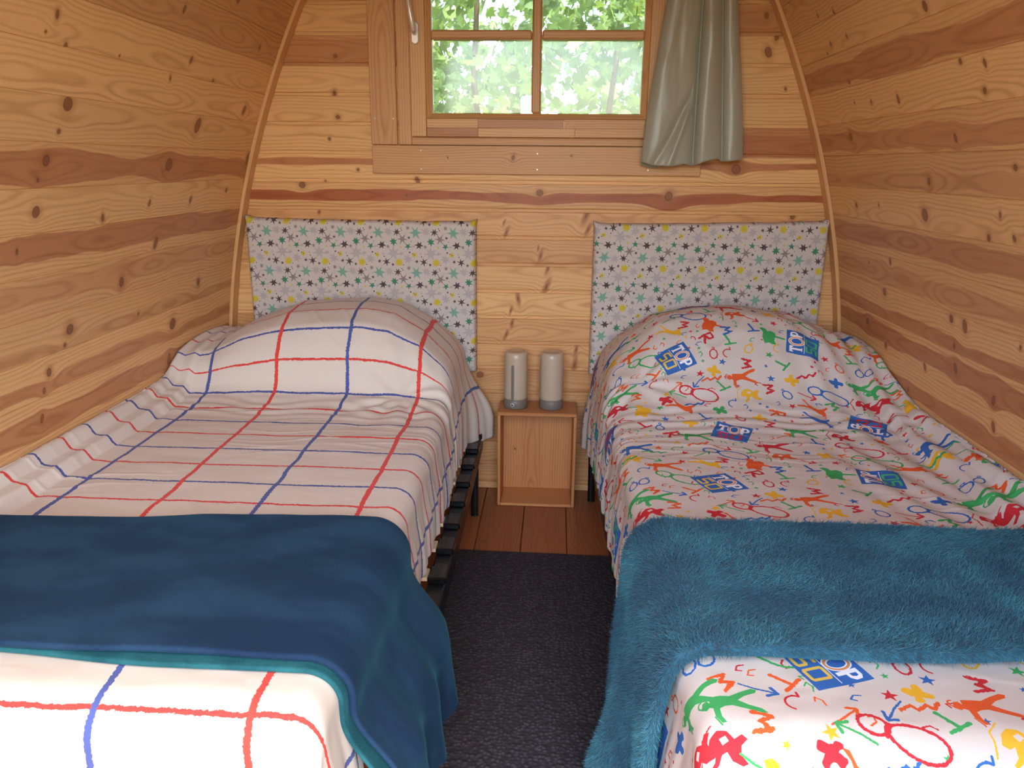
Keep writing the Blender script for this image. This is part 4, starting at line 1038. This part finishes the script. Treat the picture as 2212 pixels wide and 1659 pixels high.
def cover(b, name, mat, label):
    NS, NQ = 520, 300
    sv = np.linspace(b.cs[0], b.cs[-1], NS); W_ = abs(wallx(b, .62) - b.xe) + .05
    hang = .40
    qv = np.concatenate([np.linspace(-hang, .12, 130), np.linspace(.12, W_, NQ - 129)[1:]])
    Q, Sg = np.meshgrid(qv, sv)
    y_ = np.interp(sv, b.cs, b.cy)
    # local hang length so that the hem sits at b.hem
    zc = np.interp(sv, b.cs, b.cz); mnd = np.clip(zc - .56, 0, None); m0 = np.interp(0, b.mq, b.mv)
    ztop = .56 + mnd * m0; hemz = b.hem(y_)
    hl = (ztop - hemz) - RC + RC * PI / 2 - RC
    headt = np.exp(-((y_ + .06) / .12) ** 2)
    hl = hl + 0.02 * headt
    Q = np.where(Q < 0, Q * (hl / hang)[:, None], Q)
    dep = np.clip(-Q, 0, None) / .3
    pl = (np.sin(Sg * 2 * PI / .115 + 2.5 * vnoise(Sg * 3, 0 * Sg) + dep * 1.2) * .5 + .5 * np.sin(Sg * 2 * PI / .047 + 1.5 * dep + 3 * vnoise(Sg * 5, 2 + 0 * Sg)) * .5)
    env = sstep(-.02, .25, np.clip(-Q, 0, None) - .0)
    flare = sstep(0, .24, -Q) * (.026 + .008 * pl)
    hf = (.085 if b.s < 0 else .018)
    flare = flare + hf * headt[:, None] * sstep(.02, .28, -Q)
    flare = flare - .010 * sstep(.1, .26, -Q) * (1 - headt[:, None])
    X, Y, Z = surf(b, Q, Sg, 0.0, flare)
    P = np.stack([X, Y, Z], -1)
    du = np.gradient(P, axis=1); dv = np.gradient(P, axis=0)
    N = np.cross(du, dv); N /= (np.linalg.norm(N, axis=2, keepdims=True) + 1e-9)
    if N[NS // 2, -40, 2] < 0: N = -N
    # wrinkles
    Wr = .0016 * fbm(Q * 9, Sg * 14, 3)
    flat = sstep(.62, .8, Sg) * (1 - sstep(1.5, 1.9, Sg) * .7)
    warp = .03 * vnoise(Q * 4, Sg * 5)
    rdg = 1 - np.abs(vnoise(Q * 3.0 + 9, (Sg + warp) * 30)); Wr = Wr + .0035 * flat * np.clip(rdg - .72, 0, 1) * 3 * sstep(-.2, .5, vnoise(Q * 2.2, Sg * 4 + 8)) 
    di = 1 - np.abs(vnoise((Q * .8 + Sg * .5) * 12 + 4, (Sg - Q * .9) * 3)); Wr = Wr + .0045 * np.clip(di - .8, 0, 1) * 4 * sstep(0, .5, vnoise(Q * 2.5 + 4, Sg * 2.5)) * sstep(0, .1, Q)
    # radiating folds at the foot of the pillow and at its aisle end
    cx, cs_ = (.16, .62) if b.s < 0 else (.10, .55)
    rr = np.hypot(Q - cx, Sg - cs_); an = np.arctan2(Sg - cs_, Q - cx)
    Wr = Wr + .0045 * np.exp(-((rr - .13) / .13) ** 2) * np.sin(an * 9 + 1.5 * vnoise(rr * 8, an)) * sstep(.02, .08, rr)
    an2 = (Q - .45) * 3
    Wr = Wr + .0022 * np.exp(-((Sg - (.72 if b.s < 0 else .78)) / .09) ** 2) * np.sin(Sg * 2 * PI / .055 + 4 * vnoise(Q * 5, Sg * 3))
    # long folds along the wall
    q0 = W_ - .05
    Wr = Wr + .0022 * sstep(q0 - .22, q0 - .1, Q) * np.sin((Q * 2 * PI / .085) + 1.8 * vnoise(Sg * 2.5, Q * 2))
    if b.s > 0: Wr = Wr + .004 * sstep(.5, .7, Q) * np.sin((Q * 1.0 - Sg * .25) * 2 * PI / .10 + 2 * vnoise(Sg * 2, Q * 3))
    P = P + N * Wr[..., None]
    P[..., 0] = clampwall(b, P[..., 0], P[..., 2])
    # nothing goes through the headboard
    P[..., 1] = np.minimum(P[..., 1], -.0685)
    uv = np.stack([b.xe + b.s * Q, Sg], -1).reshape(-1, 2)
    V = P.reshape(-1, 3)
    a = np.arange(NS - 1)[:, None] * NQ + np.arange(NQ - 1)[None, :]
    F = np.stack([a, a + 1, a + NQ + 1, a + NQ], -1).reshape(-1, 4)
    if b.s < 0: F = F[:, ::-1]
    F = F[:, ::-1] 
    o = mesh_obj(name, V, F.tolist(), mat, None, True, uv)
    md = o.modifiers.new('thick', 'SOLIDIFY'); md.thickness = .003; md.offset = -1
    tag(o, label, 'bed cover')
    return o
cover(BL, 'bed_cover', M_GRID, 'white bed cover with hand-drawn red and blue grid lines, on the left bed')
cover(BR, 'bed_cover', M_PRINT, 'white bed cover with colourful figures, stars, arrows and TOP 50 squares, on the right bed')

def throw(b, name, s0, s1, th, lift, flare_fn, hang_fn, mat, label=None, parent=None, NL=90, wob=.002, qmax=None, seed=0, top_q0=None, edge_fn=None):
    """a closed band: cross-section loop in (s, lift), swept across from the wall to the hem"""
    W_ = (abs(wallx(b, .6) - b.xe) - .002) if qmax is None else qmax
    r = th / 2; na = 10
    L = []
    for t in np.linspace(0, 1, NL): L.append((s0 + r + (s1 - s0 - 2 * r) * t, th))
    for a in np.linspace(PI / 2, -PI / 2, na)[1:-1]: L.append((s1 - r + r * math.cos(a), r + r * math.sin(a)))
    for t in np.linspace(1, 0, 40): L.append((s0 + r + (s1 - s0 - 2 * r) * t, 0))
    for a in np.linspace(-PI / 2, PI / 2, na)[1:-1]: L.append((s0 + r - r * math.cos(a), r + r * math.sin(a)))
    L = np.array(L); nL = len(L)
    qv = np.concatenate([np.linspace(W_, .12, 70), np.linspace(.12, 0, 24)[1:], np.linspace(0, -1, 90)[1:]])
    Q, Sg = np.meshgrid(qv, L[:, 0], indexing='ij'); _, Lf = np.meshgrid(qv, L[:, 1], indexing='ij')
    hl = hang_fn(Sg)
    d = np.clip(-Q, 0, 1)
    Qr = np.where(Q < 0, Q * hl, Q)
    # thin out at the very hem so that the end closes
    if edge_fn is not None: Sg = Sg + edge_fn(Qr, Sg, d)
    fl = flare_fn(Sg, d, hl)
    lf = lift + Lf + wob * (fbm(Qr * 7 + seed, Sg * 7, 2) + .6)
    X, Y, Z = surf(b, Qr, Sg, lf, fl)
    X = clampwall(b, X, Z, .004)
    V = np.stack([X, Y, Z], -1).reshape(-1, 3); n = len(qv)
    F = []
    a = np.arange(n - 1)[:, None] * nL + np.arange(nL)[None, :]; a2 = np.arange(n - 1)[:, None] * nL + (np.arange(nL)[None, :] + 1) % nL
    F = np.stack([a, a2, a2 + nL, a + nL], -1).reshape(-1, 4)
    F = (F if b.s < 0 else F[:, ::-1]).tolist()
    # hem: rounded closing strip between upper and lower runs
    base = (n - 1) * nL
    for st, fl_ in ((base, False), (0, True)):
        up_i = list(range(0, NL + 4)); lo_i = list(range(nL - 1, NL + 3, -1))
        ring = [st + i for i in range(nL)]
        F.append(tuple(ring if (fl_ ^ (b.s > 0)) else ring[::-1]))
    uv = np.stack([b.s * Qr, Sg], -1).reshape(-1, 2)
    o = mesh_obj(name, V, F, mat, parent, True, uv)
    if label: tag(o, label, 'blanket')
    return o, V.reshape(n, nL, 3), NL

def fl_left(s, d, hl):
    f = .078 * sstep(.15, .62, d) + d ** 1.4 * (.030 * np.exp(-((s - 1.585) / .055) ** 2) + .026 * np.exp(-((s - 1.77) / .05) ** 2) + .022 * np.exp(-((s - 1.93) / .045) ** 2) - .004)
    return f + .006 * d * np.sin(s * 40)
TL_, _, _ = throw(BL, 'throw_blanket', 1.535, 2.030, .013, .016, fl_left, lambda s: .350 + .03 * np.sin((s - 1.5) * 9), M_TEALL,
      'smooth dark teal velvet blanket folded across the left bed', NL=150, wob=.004, seed=1,
      edge_fn=lambda q, s, d: .055 * sstep(.1, .9, q) * np.clip((2.03 - s) / .5, 0, 1))
o, _, _ = throw(BL, 'under_fold', 1.90, 2.043, .010, .0035, lambda s, d, hl: fl_left(s, d, hl) - .002, lambda s: .37 + 0 * s, M_TEALF, None, TL_, NL=40, wob=.001, seed=4, qmax=.62,
      edge_fn=lambda q, s, d: -.022 * sstep(.30, .62, q) * sstep(1.9, 2.0, s))
o['label'] = 'brighter teal lower fold'

def fl_right(s, d, hl):
    return .015 * d + d ** 1.6 * (.05 * np.exp(-((s - 1.72) / .14) ** 2) + .026 * np.exp(-((s - 1.745) / .045) ** 2) + .022 * np.exp(-((s - 1.93) / .04) ** 2) - .034 * np.exp(-((s - 1.855) / .04) ** 2)) - .012 * sstep(.05, .3, d) * np.exp(-((s - 1.62) / .05) ** 2) 
TR_, VR, NLr = throw(BR, 'throw_blanket', 1.500, 1.972, .024, .010, fl_right, lambda s: .38 + .02 * np.sin((s - 1.5) * 7), M_TEALR,
      'fluffy bright teal fleece blanket folded across the right bed', NL=150, wob=.005, seed=8,
      edge_fn=lambda q, s, d: -.028 * sstep(.1, .8, q) * np.clip((s - 1.6) / .37, 0, 1))
# fleece pile on the right blanket: short tufts as one mass
def pile(V, NLr, parent, n, ln, mat):
    r = np.random.default_rng(3)
    n0, n1, _ = V.shape
    i = r.random(n) * (n0 - 2); j = r.random(n) * (NLr + 10 - 2) - 4
    j = np.where(j < 0, j + n1, j) % n1
    # weight by area: resample
    i0 = i.astype(int); j0 = j.astype(int); j1 = (j0 + 1) % n1; fi = (i - i0)[:, None]; fj = (j - j0)[:, None]
    A = V[i0, j0]; B = V[i0 + 1, j0]; D = V[i0, j1]
    ar = np.linalg.norm(np.cross(B - A, D - A), axis=1); keep = r.random(n) < np.clip(ar / np.quantile(ar, .9), 0, 1)
    A, B, D, fi, fj = A[keep], B[keep], D[keep], fi[keep], fj[keep]; n = len(A)
    P = A + (B - A) * fi + (D - A) * fj
    N = np.cross(B - A, D - A); N /= np.linalg.norm(N, axis=1)[:, None] + 1e-12
    N = np.where((N[:, 2:] < 0) & (np.abs(N[:, 2:]) > .3), -N, N)
    N = np.where((np.abs(N[:, 2:]) <= .3) & (N[:, :1] > 0), -N, N)
    lean = np.stack([.5 + .5 * vnoise(P[:, 0] * 9, P[:, 1] * 9), .7 * vnoise(P[:, 0] * 7 + 5, P[:, 1] * 7) - .3, -.45 + 0 * P[:, 0]], -1)
    T = N * .75 + lean * .8 + r.normal(size=(n, 3)) * .35; T /= np.linalg.norm(T, axis=1)[:, None]
    Wd = np.cross(T, r.normal(size=(n, 3))); Wd /= np.linalg.norm(Wd, axis=1)[:, None] + 1e-9
    Ls = ln * r.uniform(.6, 1.3, n)[:, None]
    b0 = P - N * .001; V3 = np.stack([b0 - Wd * .0009, b0 + Wd * .0009, b0 + T * Ls], 1).reshape(-1, 3)
    me = bpy.data.meshes.new('pile'); me.vertices.add(3 * n); me.vertices.foreach_set('co', V3.astype(np.float32).ravel())
    me.loops.add(3 * n); me.loops.foreach_set('vertex_index', np.arange(3 * n, dtype=np.int32)); me.polygons.add(n)
    me.polygons.foreach_set('loop_start', np.arange(0, 3 * n, 3, dtype=np.int32)); me.update(); me.validate()
    me.materials.append(mat); o = link(bpy.data.objects.new('pile', me), parent); o['kind'] = 'stuff'
def pile_mat():
    t = NT('teal_pile')
    geo = t.n('ShaderNodeNewGeometry')
    oi = geo.outputs['Random Per Island']
    n1 = t.noise(t.n('ShaderNodeTexCoord').outputs['Object'], 7.0, 3)
    col = t.mix(t.ss(n1, .35, .65), s2l((52, 102, 122)), s2l((76, 146, 160)))
    col = t.mix(t.math('MULTIPLY', oi, .6), col, s2l((34, 72, 92)))
    t.l(col, t.b.inputs['Base Color']); t.b.inputs['Roughness'].default_value = .6; t.b.inputs['Specular IOR Level'].default_value = .3
    t.b.inputs['Sheen Weight'].default_value = .2
    return t.m
pile(VR, NLr, TR_, 330000, .013, pile_mat())

# pillows, mattresses and slatted bases
def bed(b, lm, lb, leg_y):
    s = b.s; X = lambda q, y: b.xe + s * q - y * b.skew
    def sk(m, ):
        m.v = [(v[0] - v[1] * b.skew, v[1], v[2]) for v in m.v]; return m
    x0, x1 = sorted((b.xe + s * .012, b.xe + s * .895))
    m = MB(); m.box((x0, -2.06, .2965), (x1, -.085, .540), .03); sk(m)
    o = m.build('mattress', M_MATT); tag(o, lm, 'mattress')
    e = empty('slatted_bed_base', (b.xe + s * .45, -1.05, 0)); tag(e, lb, 'bed base', 'slatted bed bases'); Lc = Vector(e.location)
    def bp(m, name, mat, par=None):
        sk(m); m.v = [tuple(Vector(v) - Lc) for v in m.v]; return m.build(name, mat, par or e)
    def bx(name, mat, q0, q1, y0, y1, z0, z1, ch=.003):
        a, c = sorted((b.xe + s * q0, b.xe + s * q1)); m = MB(); m.box((a, y0, z0), (c, y1, z1), ch); return bp(m, name, mat)
    qo = -.068 if s < 0 else -.008
    bx('side_rail', M_BLACK, qo, qo + .046, -2.08, -.07, .205, .276)
    bx('side_rail', M_BLACK, .865, .893, -2.08, -.07, .222, .262)
    bx('end_rail', M_BLACK, qo + .047, .864, -.10, -.07, .222, .262)
    bx('end_rail', M_BLACK, qo + .047, .864, -2.08, -2.05, .222, .262)
    for k in range(13):
        y = -.14 - .158 * k
        sl_ = bx('slat', M_SLAT, qo + .047, .855, y - .026, y + .026, .280, .291, .002)
        # rubber holder: sleeve with a rounded lip
        for q0, q1 in ((qo - .004, qo + .046), (.857, .897)):
            a, c = sorted((b.xe + s * q0, b.xe + s * q1)); m = MB()
            m.box((a, y - .033, .2765), (c, y + .033, .296), .004); m.box((a + .004, y + .036, .2765), (c - .004, y + .066, .285), .003)
            bp(m, 'slat_holder', M_CAP, sl_)
    for y in leg_y:
        for q in (qo + .014, .878):
            m = MB(); m.tube([(b.xe + s * q, y, .2045), (b.xe + s * q, y, .012), (b.xe + s * q, y, .0095)], [.016, .014, .016], 12); bp(m, 'leg', M_BLACK)
bed(BL, 'white mattress under the grid cover on the left bed', 'black slatted bed base with pale slats under the left bed', (-.30, -1.95))
bed(BR, 'white mattress under the figure print cover on the right bed', 'black slatted bed base with pale slats under the right bed', (-.13, -1.95))
